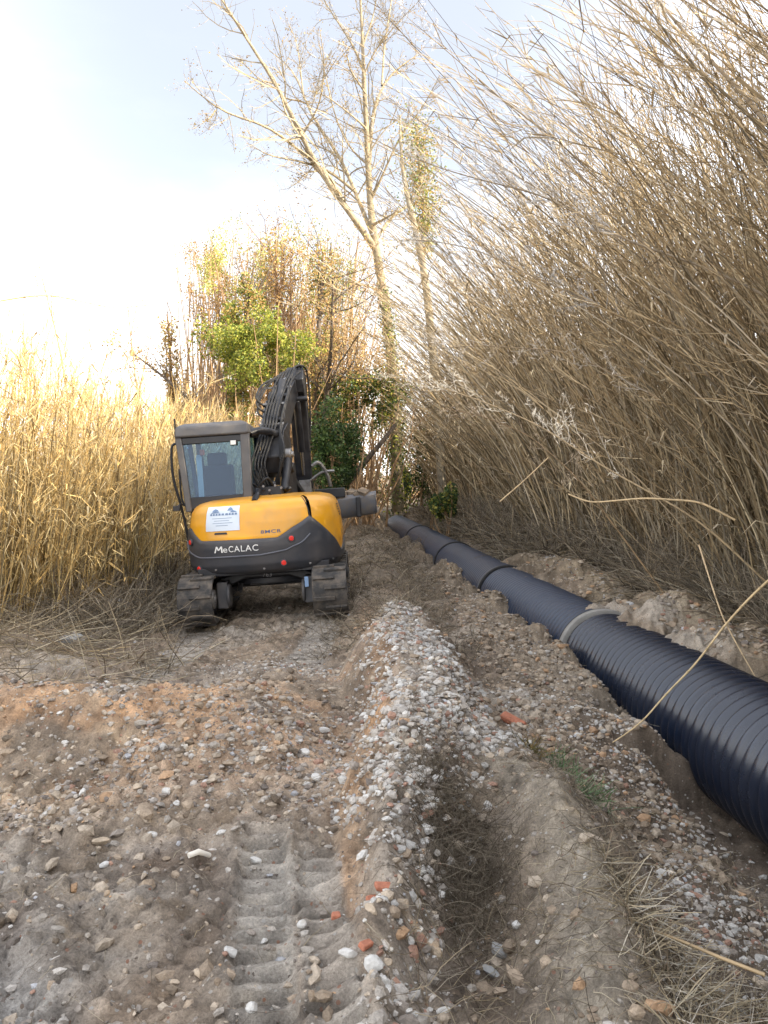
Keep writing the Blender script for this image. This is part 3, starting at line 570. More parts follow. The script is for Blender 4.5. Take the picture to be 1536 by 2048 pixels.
u = MB(); zA, zB = .898, .978; s0 = .245 + max(-(v.co.x) for v in lt.data.vertices) * 0 + .212                  # the slanting M in front
for (a0, za, a1, zb_) in ((.115, zA, .085, zB), (.085, zB, .062, zA + .028), (.062, zA + .028, .022, zB), (.022, zB, .018, zA)):
    W = on_body([s0 + a0 + .009, s0 + a1 + .009, s0 + a1 - .010, s0 + a0 - .010], [za, zb_, zb_, za], .037); u.add(W, [(0, 1, 2, 3)])
u.build('initial_letter', M_white, lt, 0)
letters('8MCR', 'model_mark', M_ink, -.13, 1.105, .042, .014, wide=1.5)
for zc_, t_ in ((1.02, 'III'), (.975, 'F')): letters(t_, 'side_mark', M_ink, -1.33, zc_, .05, .014, wide=1.3)
# sticker
sg = np.linspace(.70, .24, 14); zg = np.linspace(1.17, 1.475, 8)
G = np.array([on_body(sg, np.full(14, z), .016) for z in zg]); i = np.arange(112).reshape(8, 14)
stk = mesh_np('sticker', G, np.stack([i[:-1, :-1], i[:-1, 1:], i[1:, 1:], i[1:, :-1]], -1).reshape(-1, 4), mat=M_stick, parent=ex, smooth=True)
def mark(poly, m, lift=.019):
    k = len(poly); W = on_body([p[0] for p in poly], [p[1] for p in poly], lift); u = MB(); u.add(W, [tuple(range(k))]); return u
u = MB()
for (s0, z0, dx, dz) in ((.62, 1.415, .11, .022), (.64, 1.395, .15, .014), (.41, 1.42, .09, .03), (.37, 1.40, .10, .014)):
    W = on_body([s0, s0 - dx, s0 - dx * .8, s0 - dx * .45, s0 - dx * .2], [z0, z0, z0 + dz, z0 + dz * 1.5, z0 + dz], .019); u.add(W, [(0, 1, 2, 3, 4)])
for q in range(9):
    s0 = .645 - q * .043; W = on_body([s0, s0 - .034, s0 - .03, s0 - .004], [1.365, 1.365, 1.39, 1.388], .019); u.add(W, [(0, 1, 2, 3)])
for q, (a, b) in enumerate(((.61, .34), (.58, .38), (.60, .33), (.55, .40))):
    z0 = 1.325 - q * .03; W = on_body([a, (a + b) / 2, b, b, (a + b) / 2, a], [z0, z0, z0, z0 + .006, z0 + .006, z0 + .006], .019); u.add(W, [(0, 1, 2, 3, 4, 5)])
u.build('sticker_print', mat('faded_blue_print', (.16, .24, .38), .6), stk, 0)
u = MB(); W = on_body([.58, .41, .42, .57], [1.125, 1.125, 1.15, 1.15], .018); W2 = on_body([.58, .41, .42, .57], [1.125, 1.125, 1.15, 1.15], .004); u.add(list(W) + list(W2), [(0, 1, 2, 3), (0, 4, 5, 1), (1, 5, 6, 2), (2, 6, 7, 3), (3, 7, 4, 0)]); u.build('hood_latch', M_blk, ex, .002)
# --- cab
zb, zt = 1.42, 2.62
cb = dict(x0=-1.06, x1=-.14, y0=-.48, y1=.78)
def post(a, b, wx, wy, name='cab_post', m=M_cab):
    u = MB(); a, b = Vector(a), Vector(b)
    V = [a + Vector((sx * wx / 2, sy * wy / 2, 0)) for sx in (-1, 1) for sy in (-1, 1)] + [b + Vector((sx * wx / 2, sy * wy / 2, 0)) for sx in (-1, 1) for sy in (-1, 1)]
    u.add(V, [(0, 1, 3, 2), (4, 6, 7, 5), (0, 4, 5, 1), (2, 3, 7, 6), (0, 2, 6, 4), (1, 5, 7, 3)]); return u.build(name, m, cabo, .012)
u = MB(); u.prism([(-.44, .62), (.95, .62), (.95, 1.45), (-.44, 1.5)], -.98, -.16); cabo = u.build('cab', M_gry, ex, .02)
post((-.985, -.46, zb), (-1.07, -.44, 2.42), .085, .09); post((-.20, -.46, zb), (-.19, -.44, 2.42), .12, .10)
post((-.98, .95, zb), (-1.05, .72, 2.42), .07, .07); post((-.20, .95, zb), (-.19, .72, 2.42), .07, .07)
post((-.985, .22, zb), (-1.065, .2, 2.42), .06, .07)
u = MB(); V = [(-1.12, -.52, 2.41), (-.12, -.52, 2.41), (-.12, .84, 2.41), (-1.12, .84, 2.41), (-1.10, -.50, 2.55), (-.14, -.50, 2.56), (-.14, .80, 2.52), (-1.10, .80, 2.52), (-1.0, -.36, 2.60), (-.24, -.36, 2.60), (-.24, .66, 2.57), (-1.0, .66, 2.57)]
u.add(V, [(0, 3, 2, 1), (0, 1, 5, 4), (1, 2, 6, 5), (2, 3, 7, 6), (3, 0, 4, 7), (4, 5, 9, 8), (5, 6, 10, 9), (6, 7, 11, 10), (7, 4, 8, 11), (8, 9, 10, 11)]); rf = u.build('cab_roof', M_cab, cabo, .03, seg=3)
u = MB(); u.cyl((-1.10, -.47, 2.52), (-1.10, -.47, 2.67), .012); u.build('antenna', M_blk, rf, 0)
u = MB(); u.box((-.62, -.47, 2.36), (.80, .04, .09)); u.build('window_surround', M_blk, cabo, .01)
u = MB(); u.box((-.60, -.47, 1.53), (.72, .04, .16)); u.build('window_surround', M_blk, cabo, .01)
def pane(pts, name='cab_window', th=(0, .006, 0)):
    u = MB(); t = Vector(th); V = [Vector(p) for p in pts]; u.add(V + [v + t for v in V], [(0, 1, 2, 3), (7, 6, 5, 4), (0, 4, 5, 1), (1, 5, 6, 2), (2, 6, 7, 3), (3, 7, 4, 0)]); return u.build(name, M_glass, cabo, 0)
pane([(-.95, -.465, 1.55), (-.26, -.465, 1.55), (-.25, -.455, 2.32), (-1.02, -.455, 2.32)]); pane([(-.95, .93, 1.5), (-.24, .93, 1.5), (-.24, .72, 2.40), (-1.02, .72, 2.40)])
pane([(-.205, -.40, 1.5), (-.205, .90, 1.5), (-.19, .70, 2.40), (-.19, -.40, 2.40)], th=(.006, 0, 0)); pane([(-.985, -.40, 1.5), (-.985, .18, 1.5), (-1.06, .18, 2.40), (-1.06, -.40, 2.40)], th=(.006, 0, 0))
u = MB(); u.box((-.60, .05, 1.42), (.50, .50, .14)); u.prism([(-.26, 1.42), (-.14, 1.42), (-.20, 2.02), (-.30, 2.02)], -.82, -.40); u.box((-.61, -.26, 2.10), (.26, .09, .18)); u.build('operator_seat', M_seat, cabo, .03)
u = MB(); u.box((-.78, -.40, 2.20), (.06, .05, .08)); u.build('reflection_spot', M_oran, cabo, .01)  # orange block stands in for a red-brown reflection in the rear window
u = MB(); u.box((-.83, -.38, 1.88), (.075, .012, .58)); u.build('reflection_strip', mat('cream_reflection', (.62, .58, .45), .6), cabo, .004)  # cream strip painted in place of the window's reflection of sky and trees
u = MB(); u.box((-.34, -.49, 2.30), (.09, .06, .07)); wl = u.build('work_lamp', M_blk, cabo, .008)
u = MB(); u.box((-.34, -.523, 2.30), (.07, .008, .055)); u.build('lamp_lens', M_white, wl, .002)
# door swung open on the left and the grab rail
u = MB(); u.tube([(-1.08, -.18, 2.36), (-1.17, -.22, 2.35), (-1.215, -.26, 2.27), (-1.205, -.32, 1.9), (-1.13, -.34, 1.55), (-1.09, -.33, 1.30), (-1.05, -.33, .98)], .018, 8); u.tube([(-1.12, -.30, 2.0), (-1.10, -.36, 1.6), (-1.03, -.38, 1.48)], .014, 8); u.build('grab_rail', M_blk, ex, 0, smooth=True)
u = MB(); u.tube([(-1.04, -.42, 1.50), (-1.10, -.46, 1.53), (-1.14, -.48, 1.50)], .012, 8); u.box((-1.15, -.48, 1.48), (.09, .05, .07)); u.build('latch_bracket', M_blk, ex, .006)
# --- boom: a heavy base link, the curved main boom, the dipper and the wide bucket
bx = .20
SLEW = True
def plate(pts_top, pts_bot, x0, x1, name, m=M_blk, bev=.015): 
    u = MB(); u.prism(pts_top + pts_bot[::-1], x0, x1); return u.build(name, m, ex, bev)
u = MB(); u.prism([(.0, 1.45), (.75, 1.45), (.70, 1.9), (.45, 2.05), (.2, 1.95)], bx - .2, bx - .13); u.prism([(.0, 1.45), (.75, 1.45), (.70, 1.9), (.45, 2.05), (.2, 1.95)], bx + .13, bx + .2); u.cyl((bx - .25, .40, 1.93), (bx + .25, .40, 1.93), .075); u.build('boom_bracket', M_blk, ex, .01)
bt = [(.22, 1.86), (.12, 2.10), (.30, 2.45), (.62, 2.80), (1.00, 3.12), (1.35, 3.30), (1.62, 3.36)]
bb = [(.60, 1.80), (.55, 2.05), (.66, 2.30), (.92, 2.58), (1.25, 2.86), (1.52, 3.06), (1.80, 3.16)]
boom = plate(bt, bb, bx - .13, bx + .13, 'boom', bev=.02)
for sx in (-1, 1):
    u = MB(); u.prism([(.2, 1.82), (.1, 2.12), (.32, 2.47), (.62, 2.6), (.72, 2.3), (.6, 1.82)], bx + sx * .13, bx + sx * .155); u.build('side_plate', M_blk, boom, .008)
u = MB(); u.cyl((bx - .24, .33, 2.12), (bx + .24, .33, 2.12), .085, n=28); u.cyl((bx - .27, .33, 2.12), (bx + .27, .33, 2.12), .04, n=16); u.build('pivot_pin', M_steel, boom, .006)
u = MB(); u.cyl((bx - .2, 1.62, 3.22), (bx + .2, 1.62, 3.22), .09, n=24); u.build('pivot_pin', M_steel, boom, .006)
# knuckle link and its cylinder beside the boom
SLEW = False; u = MB(); u.cyl((.12, .40, 2.12), (.42, 1.05, 1.50), .075, n=4); u.cyl((.02, .38, 2.12), (.24, .42, 2.12), .10, n=20); u.build('lower_link', M_blk, ex, .012); SLEW = True
for dx in (-.215, .19):
    u = MB(); u.cyl((bx + dx, -.02, 1.62), (bx + dx, .38, 2.15), .06, n=20); u.build('lift_cylinder', M_blk, ex, .006)
u = MB(); u.cyl((bx + .02, .42, 2.62), (bx + .02, 1.05, 3.26), .06, n=20); cy = u.build('dipper_cylinder', M_blk, ex, .006)
u = MB(); u.cyl((bx + .02, 1.05, 3.26), (bx + .03, 1.72, 3.50), .030, n=16); u.build('piston_rod', M_chrome, cy, 0)
SLEW = False
# dipper: drops from the boom head, set off to the right
dxp = .40
at_ = [(1.45, 3.34), (1.72, 3.56), (1.98, 3.42), (2.08, 3.0), (2.18, 2.3), (2.24, 1.6)]
ab_ = [(1.50, 3.12), (1.58, 3.10), (1.70, 3.0), (1.84, 2.7), (1.98, 2.1), (2.08, 1.58)]
u = MB(); u.prism(at_ + ab_[::-1], dxp - .14, dxp + .13); dp = u.build('dipper_arm', M_blk, ex, .02)
u = MB(); u.box((dxp, 2.17, 1.62), (.22, .24, .36)); u.build('arm_sleeve', M_steel, dp, .02)
u = MB(); u.cyl((dxp, 1.50, 3.0), (dxp, 1.86, 2.2), .058, n=20); u.cyl((dxp - .17, 1.50, 3.02), (dxp + .17, 1.50, 3.02), .045); c2 = u.build('bucket_cylinder', M_blk, ex, .006)
u = MB(); u.cyl((dxp, 1.86, 2.2), (dxp, 2.02, 1.82), .028, n=16); u.build('piston_rod', M_chrome, c2, 0)
rr0 = random.Random(8)
# wide ditching bucket turned toward the trench
bk = MB(); prof = [(0, 0), (-.09, -.06), (-.10, -.26), (-.02, -.37), (.25, -.40), (.50, -.36)]; ins = [(.50, -.33), (.25, -.36), (0, -.335), (-.065, -.25), (-.055, -.08), (.03, -.01)]
x0, x1 = dxp + .26, dxp + 1.14; by, bz = 2.35, 1.42
sh_ = lambda L_: [(by + a, bz + b) for a, b in L_]
bk.prism(sh_(prof + ins), x0, x1)
full = prof + [(.34, -.12)]
for xx in (x0 - .03, x1): bk.prism(sh_(full), xx, xx + .03)
bk.v = [(x, y, z + .09 * (x - x0) - .03) for x, y, z in bk.v]
bko = bk.build('bucket', mat('muddy_grey_steel', (.15, .155, .17), .6, .2, dirt=(.22, .175, .13), dirt_amt=.9, ds=8), ex, .008)
u = MB(); u.box((dxp + .70, by + .5, bz - .35), (.86, .12, .025), Matrix.Rotation(-.09, 3, 'Y')); u.build('cutting_edge', M_steel, bko, .004)
u = MB()
for k in range(60): u.box((x0 + rr0.uniform(.06, .78), by + rr0.uniform(.0, .4), bz - .08 + rr0.uniform(-.06, .09)), (rr0.uniform(.06, .2),) * 3, Matrix.Rotation(rr0.uniform(0, 3), 3, (.3, .5, .8)))
u.build('soil_load', mat('loose_soil', (.20, .155, .11), .95, var=.4, vs=12, bump=.8, bs=30), bko, .012)
u = MB(); u.box((dxp + .40, by + .02, bz + .06), (.5, .2, .16)); u.box((dxp + .32, by - .1, bz - .20), (.08, .12, .34)); u.box((dxp + .86, by - .1, bz - .20), (.08, .12, .34)); u.build('bucket_bracket', M_blk, bko, .012)
u = MB(); u.tube([(dxp + .14, 1.95, 1.95), (dxp + .26, 1.98, 2.0), (dxp + .38, 2.05, 1.8), (dxp + .42, 2.12, 1.6)], .03); u.tube([(dxp + .1, 2.02, 1.72), (dxp + .3, 2.02, 1.84), (dxp + .5, 2.05, 1.85)], .022); u.build('tilt_link', M_steel, bko, 0, smooth=True)
# hoses and pipes
SLEW = True
for (y_, z_, a_) in ((.42, 2.62, .9), (.80, 3.0, .8), (1.25, 3.30, .5)):
    u = MB(); u.box((bx - .10, y_, z_), (.10, .16, .09), Matrix.Rotation(a_, 3, 'X')); u.cyl((bx - .16, y_, z_), (bx + .14, y_, z_ + .02), .035, n=14); u.build('cylinder_bracket', M_blk, boom, .008)
u = MB(); u.cyl((bx - .19, .30, 2.30), (bx - .17, .86, 2.94), .045, n=18); u.build('accumulator', M_blk, boom, .01)
hz_ = []
rr = random.Random(5)
for k in range(4): hz_.append([(bx + .10 - .02 * k, .05, 1.70), (bx + .16 + .02 * k, -.02, 2.05 + .03 * k), (bx + .12, .26, 2.50), (bx + .15, .66, 2.92 + .02 * k), (bx + .14, 1.1, 3.27), (bx + .20, 1.5, 3.46)])
for k in range(3): hz_.append([(bx - .17, .5 + .1 * k, 2.68 + .08 * k), (bx - .27, .58, 2.80 + .09 * k), (bx - .24, .85, 3.08 + .06 * k), (bx - .10, 1.15, 3.34), (bx + .05, 1.5, 3.50)])
for k in range(5):
    x = bx - .12 + k * .045; hz_.append([(x, -.05, 1.62), (x - .10, -.12, 1.95), (x - .06, .06, 2.25), (x, .20, 2.50), (x, .55, 2.84), (x + .03, .95, 3.18), (x + .06, 1.30, 3.42)])
for k in range(3):
    x = bx + .02 + k * .05; hz_.append([(x, 1.15, 3.30), (x + .03, 1.40, 3.46 + .03 * k), (x + .12, 1.72, 3.55), (x + .15, 1.98, 3.42), (x + .15, 2.12, 3.0), (dxp + .03, 2.2, 2.4)])
hz_.append([(bx - .25, .0, 1.60), (bx - .32, -.2, 1.72), (bx - .22, -.28, 1.62), (bx - .1, -.2, 1.58)]); hz_.append([(bx + .1, -.1, 1.60), (bx + .02, -.3, 1.80), (bx - .14, -.30, 1.66)])
for h in hz_:
    u = MB(); u.tube(h, .0155, 8); u.build('hydraulic_hose', M_gasket, ex, 0, smooth=True)
for (ya, za) in ((.36, 2.50), (.66, 2.82), (.98, 3.09)):
    u = MB(); u.box((bx - .02, ya - .02, za + .07), (.36, .03, .03)); u.build('hose_clamp', M_steel, ex, .004)
u = MB()
for k in range(14):
    a = Vector((bx + rr.uniform(-.32, .25), rr.uniform(-.35, .0), 1.58 + rr.uniform(0, .14))); u.cyl(a, a + Vector((rr.uniform(-.05, .05), -.05, rr.uniform(-.02, .06))), rr.uniform(.014, .028), n=10)
u.box((bx - .05, -.12, 1.62), (.46, .18, .12)); u.build('valve_block', M_blk, ex, .006)
for k in range(7):
    a = Vector((bx - .28 + k * .08, -.33, 1.62 + rr.uniform(-.02, .08))); u = MB(); u.cyl(a, a + Vector((0, -.03, 0)), .016, n=10); u.build('hose_coupling', M_steel, ex, .002)
u = MB(); u.tube([(bx - .1, -.42, 1.64), (bx - .09, -.62, 1.60), (bx - .1, -.74, 1.52)], .035, 10); u.cyl((bx - .1, -.72, 1.56), (bx - .1, -.90, 1.50), .045, n=14); u.build('rear_hook', M_blk, ex, 0, smooth=True)
SLEW = False
# bridge between cab and boom with a side lamp
u = MB(); u.tube([(-.15, -.25, 2.42), (.0, -.1, 2.46), (.16, .25, 2.42)], .055, 10); u.build('cab_stay', M_blk, ex, 0, smooth=True)
# chassis number mark
o = letters('763', 'chassis_mark', mat('pale_grey_mark', (.3, .3, .32), .6), 0, 0, .06, 0)
V_ = np.array([v.co[:] for v in o.data.vertices]); V_[:, 1] = -.625; V_[:, 2] += .505; o.data.vertices.foreach_set('co', V_.astype(np.float32).ravel()); o.data.update()
# ------------------------------------------------------------ reeds
M_reed = mat('dry_reed', (1, 1, 1), .75, tint=True, trans=.18, spec=.2)
M_leaf = mat('dry_leaf', (1, 1, 1), .8, tint=True, trans=.35, spec=.15)
def reed_bed(name, label, seed, n, front, x_sign, y0, y1, depth, hfun, lean, tones, leafn=5, plume=.5, rad=.0085, short=0, jig=.1, yoff=0, upright=0.0, gap=-9):
    """front(y) gives the x of the bed's edge; the bed lies on the x_sign side of it"""
    g = np.random.default_rng(seed)
    y = y0 * (y1 / y0) ** g.uniform(0, 1, n); dd = depth * g.uniform(0, 1, n) ** 1.5
    x = front(y) + x_sign * (dd + g.normal(0, .18, n)); y = y + g.normal(0, .1, n) + yoff
    cl = fbm(x * 1.7, y * 1.7, seed, 3)                             # clumps
    kp = fbm(x * 2.6, y * 2.6, seed + 9, 3) > gap; x, y, dd, cl = x[kp], y[kp], dd[kp], cl[kp]; n = len(x)
    x = x + .25 * vn(x * 4, y * 4, seed + 1); y = y + .25 * vn(x * 4, y * 4, seed + 2)
    h = hfun(x, y, dd) * (.38 + .72 * g.uniform(0, 1, n) ** .95) * (1 + .25 * cl)
    sh_ = g.uniform(0, 1, n) < short; h = np.where(sh_, h * g.uniform(.15, .5, n), h)
    K = 9; t = np.linspace(0, 1, K)
    l1 = lean[0] + g.normal(0, lean[2], n) + .25 * cl; l2 = lean[1] * g.uniform(.2, 1.8, n)
    up_ = g.uniform(0, 1, n) < upright; l1 = np.where(up_, l1 * .25, l1 * (1 + .25 * ss(9, 18, y))); l2 = np.where(up_, l2 * .35, l2)
    wild = g.uniform(0, 1, n) < .07; l1 = np.where(wild, np.clip(l1 * 2.4 + g.normal(0, .3, n), -.7, .7), l1); l2 = np.where(wild, np.clip(l2, -.3, .3), l2); h = np.where(wild, h * .6, h)
    ly = g.normal(lean[3], lean[4], n); ly2 = g.normal(0, .12, n)
    X = x[:, None] + h[:, None] * (l1[:, None] * t + l2[:, None] * t ** 2.4)
    Y = y[:, None] + h[:, None] * (ly[:, None] * t + ly2[:, None] * t ** 2)
    Z = height(x, y)[:, None] - .03 + h[:, None] * (t * (1 - .15 * np.abs(l2[:, None]) * t ** 2) - .22 * np.maximum(np.abs(l1), 0)[:, None] * t ** 2)
    wob = g.normal(0, .012, (n, K, 2)) * h[:, None, None] * jig
    Pt = np.stack([X + wob[..., 0], Y + wob[..., 1], Z], -1)
    dist = np.clip(np.abs(y) / 12, .8, 2.2)
    rd = (rad * g.uniform(.6, 1.3, n) * dist ** .5)[:, None] * (1 - .72 * t ** 1.5)
    T_ = np.array(tones)[g.integers(0, len(tones), n)] * (.35 + 1.2 * g.uniform(0, 1, (n, 1)) ** 1.4)
    a = Acc(); a.tubes(Pt, rd, 3, T_)
    # long blades left on the stalks
    m = n * leafn; si = g.integers(0, n, m); tt = g.uniform(.12, .99, m) ** .6; k = np.clip((tt * (K - 1)).astype(int), 0, K - 2); f = tt * (K - 1) - k
    A = Pt[si, k] * (1 - f)[:, None] + Pt[si, k + 1] * f[:, None]
    an = g.uniform(0, 6.28, m); L = g.uniform(.16, .5, m); upz = g.uniform(.1, 1.1, m)
    D = np.stack([np.cos(an), np.sin(an), upz], 1); D /= np.linalg.norm(D, axis=1, keepdims=True); D[:, 0] += lean[0] * .5
    B_ = A + D * L[:, None] * .55; D2 = D.copy(); D2[:, 2] -= g.uniform(.5, 1.9, m); D2 /= np.linalg.norm(D2, axis=1, keepdims=True); C_ = B_ + D2 * L[:, None] * .5
    W = np.cross(D, [0, 0, 1.]); W /= np.linalg.norm(W, axis=1, keepdims=True) + 1e-9; W += g.normal(0, .35, W.shape); W *= (g.uniform(.004, .011, m) * dist[si] ** .5)[:, None]
    tl = np.array(tones)[g.integers(0, len(tones), m)] * g.uniform(.7, 1.35, (m, 1))
    a.quads(np.stack([A - W * .6, A + W * .6, B_ + W, B_ - W], 1), tl); a.quads(np.stack([B_ - W, B_ + W, C_ + W * .1, C_ - W * .1], 1), tl)
    # feathery heads
    ps = np.where(g.uniform(0, 1, n) < plume)[0]; q = 9; si = np.repeat(ps, q); m = len(si); tp_ = g.uniform(.86, 1.0, m); k = np.full(m, K - 2); f = (tp_ - (K - 2) / (K - 1)) * (K - 1); f = np.clip(f, 0, 1)
    A = Pt[si, k] * (1 - f)[:, None] + Pt[si, k + 1] * f[:, None]; ax_ = Pt[si, -1] - Pt[si, -2]; ax_ /= np.linalg.norm(ax_, axis=1, keepdims=True)
    D = ax_ + g.normal(0, .32, (m, 3)); L = g.uniform(.12, .34, m)[:, None]; W = np.cross(D, g.normal(size=(m, 3))); W /= np.linalg.norm(W, axis=1, keepdims=True); W *= (.006 * dist[si] ** .6)[:, None]
    tl = np.array(tones)[g.integers(0, len(tones), m)] * g.uniform(1.0, 1.5, (m, 1)) * np.array([1, .97, .93])
    a.quads(np.stack([A - W, A + W, A + D * L + W * .3, A + D * L - W * .3], 1), tl)
    o = a.build(name, M_reed); return tag(o, label, 'reeds', kind='stuff')
tr_ = [(.35, .27, .16), (.27, .205, .12), (.46, .37, .24), (.21, .155, .09), (.42, .36, .265), (.54, .45, .30)]
tl_ = [(.66, .49, .22), (.56, .40, .17), (.74, .60, .32), (.46, .33, .15), (.64, .53, .32), (.42, .34, .20)]
fr_r = lambda y: ax(y) + 1.55 + .35 * vn(y * .45, y * 0, 12) + .6 * (1 - ss(4, 9, y)) + .35 * ss(14, 22, y)
hr = lambda x, y, d: np.interp(y, [3, 7, 10, 14, 20, 28, 40], [6.2, 6.8, 7.4, 8.2, 8.4, 7.6, 6.8]) * (.78 + .22 * np.clip(d / 1.2, 0, 1))
reed_bed('reed_bed', 'tall dry brown reeds leaning over the pipe trench, on its far side', 11, 12500, fr_r, 1, 4.2, 38, 5.5, hr, (-.15, -.26, .13, -.03, .10), tr_, leafn=3, plume=.7, short=.10, jig=.25, rad=.0105, upright=.34, gap=-.12)
reed_bed('reed_bed', 'dry brown reeds out of view at right, added to shade the track', 13, 5500, lambda y: 4.9 + 0 * y, 1, 2, 13.5, 3.5, lambda x, y, d: 7.2 + 0 * x, (-.1, -.1, .12, 0, .1), tr_, leafn=5, plume=.4, rad=.016, yoff=-8.5)  # unseen bed, added to keep the sun off the foreground
fr_l = lambda y: np.interp(y, [7, 9, 10, 12, 16, 24, 40], [-6.2, -4.5, -3.9, -3.55, -3.5, -3.6, -3.6]) - .3 * vn(y * .6, y * 0, 14)
hl_ = lambda x, y, d: np.interp(y, [7, 9, 12, 16, 24, 40], [3.4, 3.7, 3.5, 3.1, 3.2, 3.6]) * (.72 + .28 * np.clip(d / .9, 0, 1))
reed_bed('reed_bed', 'golden dry reeds standing upright beside the track, left of the excavator', 12, 6500, fr_l, -1, 7.4, 38, 4.5, hl_, (.02, .04, .09, 0, .09), tl_, leafn=5, plume=.7, short=.2, rad=.0085, jig=.35)

# ------------------------------------------------------------ trees
M_bark = mat('pale_bark', (.30, .26, .19), .9, tint=True, var=.4, vs=6, bump=.6, bs=20)
M_dbark = mat('dark_bark', (.13, .10, .075), .9, var=.35, vs=8, bump=.6, bs=20, tint=True)
M_ivy = mat('ivy_leaves', (1, 1, 1), .55, tint=True, trans=.3, spec=.35)
def limb(pts, rad, n=14):
    """smooth limb through control points -> (n,3), (n,)"""
    p = np.array([tuple(q) for q in pts], float); d = np.r_[0, np.cumsum(np.linalg.norm(np.diff(p, axis=0), axis=1))]; s_ = np.linspace(0, d[-1], n)
    q = np.stack([np.interp(s_, d, p[:, k]) for k in range(3)], 1)
    for _ in range(2): q[1:-1] = q[1:-1] * .5 + (q[:-2] + q[2:]) * .25
    return q, np.interp(s_, d, np.interp(np.linspace(0, 1, len(pts)), np.linspace(0, 1, len(rad)), rad))
class Tree:
    def __init__(s, seed): s.g = np.random.default_rng(seed); s.seg = {}; s.tips = []
    def put(s, q, r, lvl): s.seg.setdefault((len(q), lvl), []).append((q, r))
    def sprout(s, q, r, count, lvl, maxl, ratio=.45, spread=.9, upb=.25, tmin=.25, maxlen=3.0):
        """side shoots along a limb, recursively"""
        L = np.linalg.norm(np.diff(q, axis=0), axis=1).sum()
        for _ in range(count):
            t = s.g.uniform(tmin, 1); k = min(int(t * (len(q) - 1)), len(q) - 2); f = t * (len(q) - 1) - k
            p = q[k] * (1 - f) + q[k + 1] * f; tg_ = q[k + 1] - q[k]; tg_ /= np.linalg.norm(tg_) + 1e-9
            d = tg_ * s.g.uniform(.3, 1) + s.g.normal(0, spread, 3) * .7; d[2] += upb; d /= np.linalg.norm(d)
            ln = min(maxlen, L * ratio * s.g.uniform(.5, 1.2) * (1.15 - .6 * t)); r0 = max(.0035, min((r[k] * (1 - f) + r[k + 1] * f) * .55, ln * .016))
            m = 6; P_ = [p]
            for j in range(m - 1):
                d = d + s.g.normal(0, .17, 3); d[2] += .05; d /= np.linalg.norm(d); P_.append(P_[-1] + d * ln / (m - 1))
            P_ = np.array(P_); rr_ = np.linspace(r0, r0 * .35, m); s.put(P_, rr_, lvl); s.tips.append(P_[-1]); s.tips.append(P_[3])
            if lvl < maxl: s.sprout(P_, rr_, max(2, int(count * .55)) if lvl else count // 2 + 2, lvl + 1, maxl, ratio * 1.05, spread, upb, .15, maxlen * .6)
    def build(s, parent, m, name_t='trunk', name_c='crown', tone=(1, 1, 1), trunk_lvl=0):
        a, b = Acc(), Acc()
        for (n, lvl), L in s.seg.items():
            A = np.array([x[0] for x in L]); B = np.array([x[1] for x in L]); (a if lvl < trunk_lvl + 1 and n > 6 else b).tubes(A, B, 10 if n > 6 else 3, np.array(tone) * s.g.uniform(.8, 1.15, (len(A), 1)))
        if a.n: a.build(name_t, m, parent, smooth=True)
        if b.n: b.build(name_c, m, parent)
def thin_tree(seed, base, h, lean, r, label, name='bare_tree', group=None, shoots=14, levels=2, tone=(1, 1, 1), m=M_dbark, leaf=None, ivy=None, ratio=.42, upb=.35, forks=0, cat='tree'):
    base = Vector(base); base.z = float(height(base.x, base.y)) - .1
    e = empty(name, base, label=label, cat=cat, group=group); T_ = Tree(seed); g = T_.g
    pts = [base]; d = Vector((lean[0], lean[1], 1)).normalized()
    for k in range(7): d = (d + Vector((g.normal(0, .07), g.normal(0, .07), .02))).normalized(); pts.append(pts[-1] + d * h / 7)
    q, r_ = limb(pts, [r, r * .75, r * .5, r * .12]); T_.put(q, r_, 0)
    for k in range(forks):
        t = g.uniform(.25, .55); i = int(t * 13); d = Vector((g.normal(0, .6), g.normal(0, .5), 1)).normalized(); P_ = [Vector(q[i])]
        for j in range(5): d = (d + Vector((g.normal(0, .12), g.normal(0, .12), .05))).normalized(); P_.append(P_[-1] + d * h * (1 - t) / 5.5)
        qq, rr2 = limb(P_, [r_[i] * .7, r_[i] * .15]); T_.put(qq, rr2, 0); T_.sprout(qq, rr2, shoots, 1, levels, ratio, .9, upb)
    T_.sprout(q, r_, shoots, 1, levels, ratio, .9, upb); T_.build(e, m, tone=tone)
    if leaf:
        nn, size, cols = leaf; tp_ = np.array(T_.tips); C = tp_[g.integers(0, len(tp_), nn)] + g.normal(0, h * .018, (nn, 3)); a = Acc()
        a.quads(leaf_quads(g, C, size), np.array(cols)[g.integers(0, len(cols), nn)] * g.uniform(.6, 1.3, (nn, 1))); a.build('foliage', M_leaf, e)
    if ivy:
        t0, t1, spread, nn, size, cols = ivy; i = (g.uniform(t0, t1, nn) * 13).clip(0, 12.99); k = i.astype(int); f = (i - k)[:, None]; C = q[k] * (1 - f) + q[k + 1] * f
        rad_ = spread * (.35 + .9 * (fbm(C[:, 2] * 1.5, C[:, 0] * 0, seed, 3) + .5)); dv = g.normal(size=(nn, 3)); dv /= np.linalg.norm(dv, axis=1, keepdims=True); C = C + dv * (rad_ * g.uniform(.4, 1, nn) ** .6)[:, None]
        C = C[fbm(C[:, 0] * 3 + C[:, 1] * 2, C[:, 2] * 3, seed + 1, 2) > -.22]; nn = len(C); a = Acc(); a.quads(leaf_quads(g, C, size, .8, .4), np.array(cols)[g.integers(0, len(cols), nn)] * g.uniform(.55, 1.3, (nn, 1))); a.build('ivy', M_ivy, e)
    return e
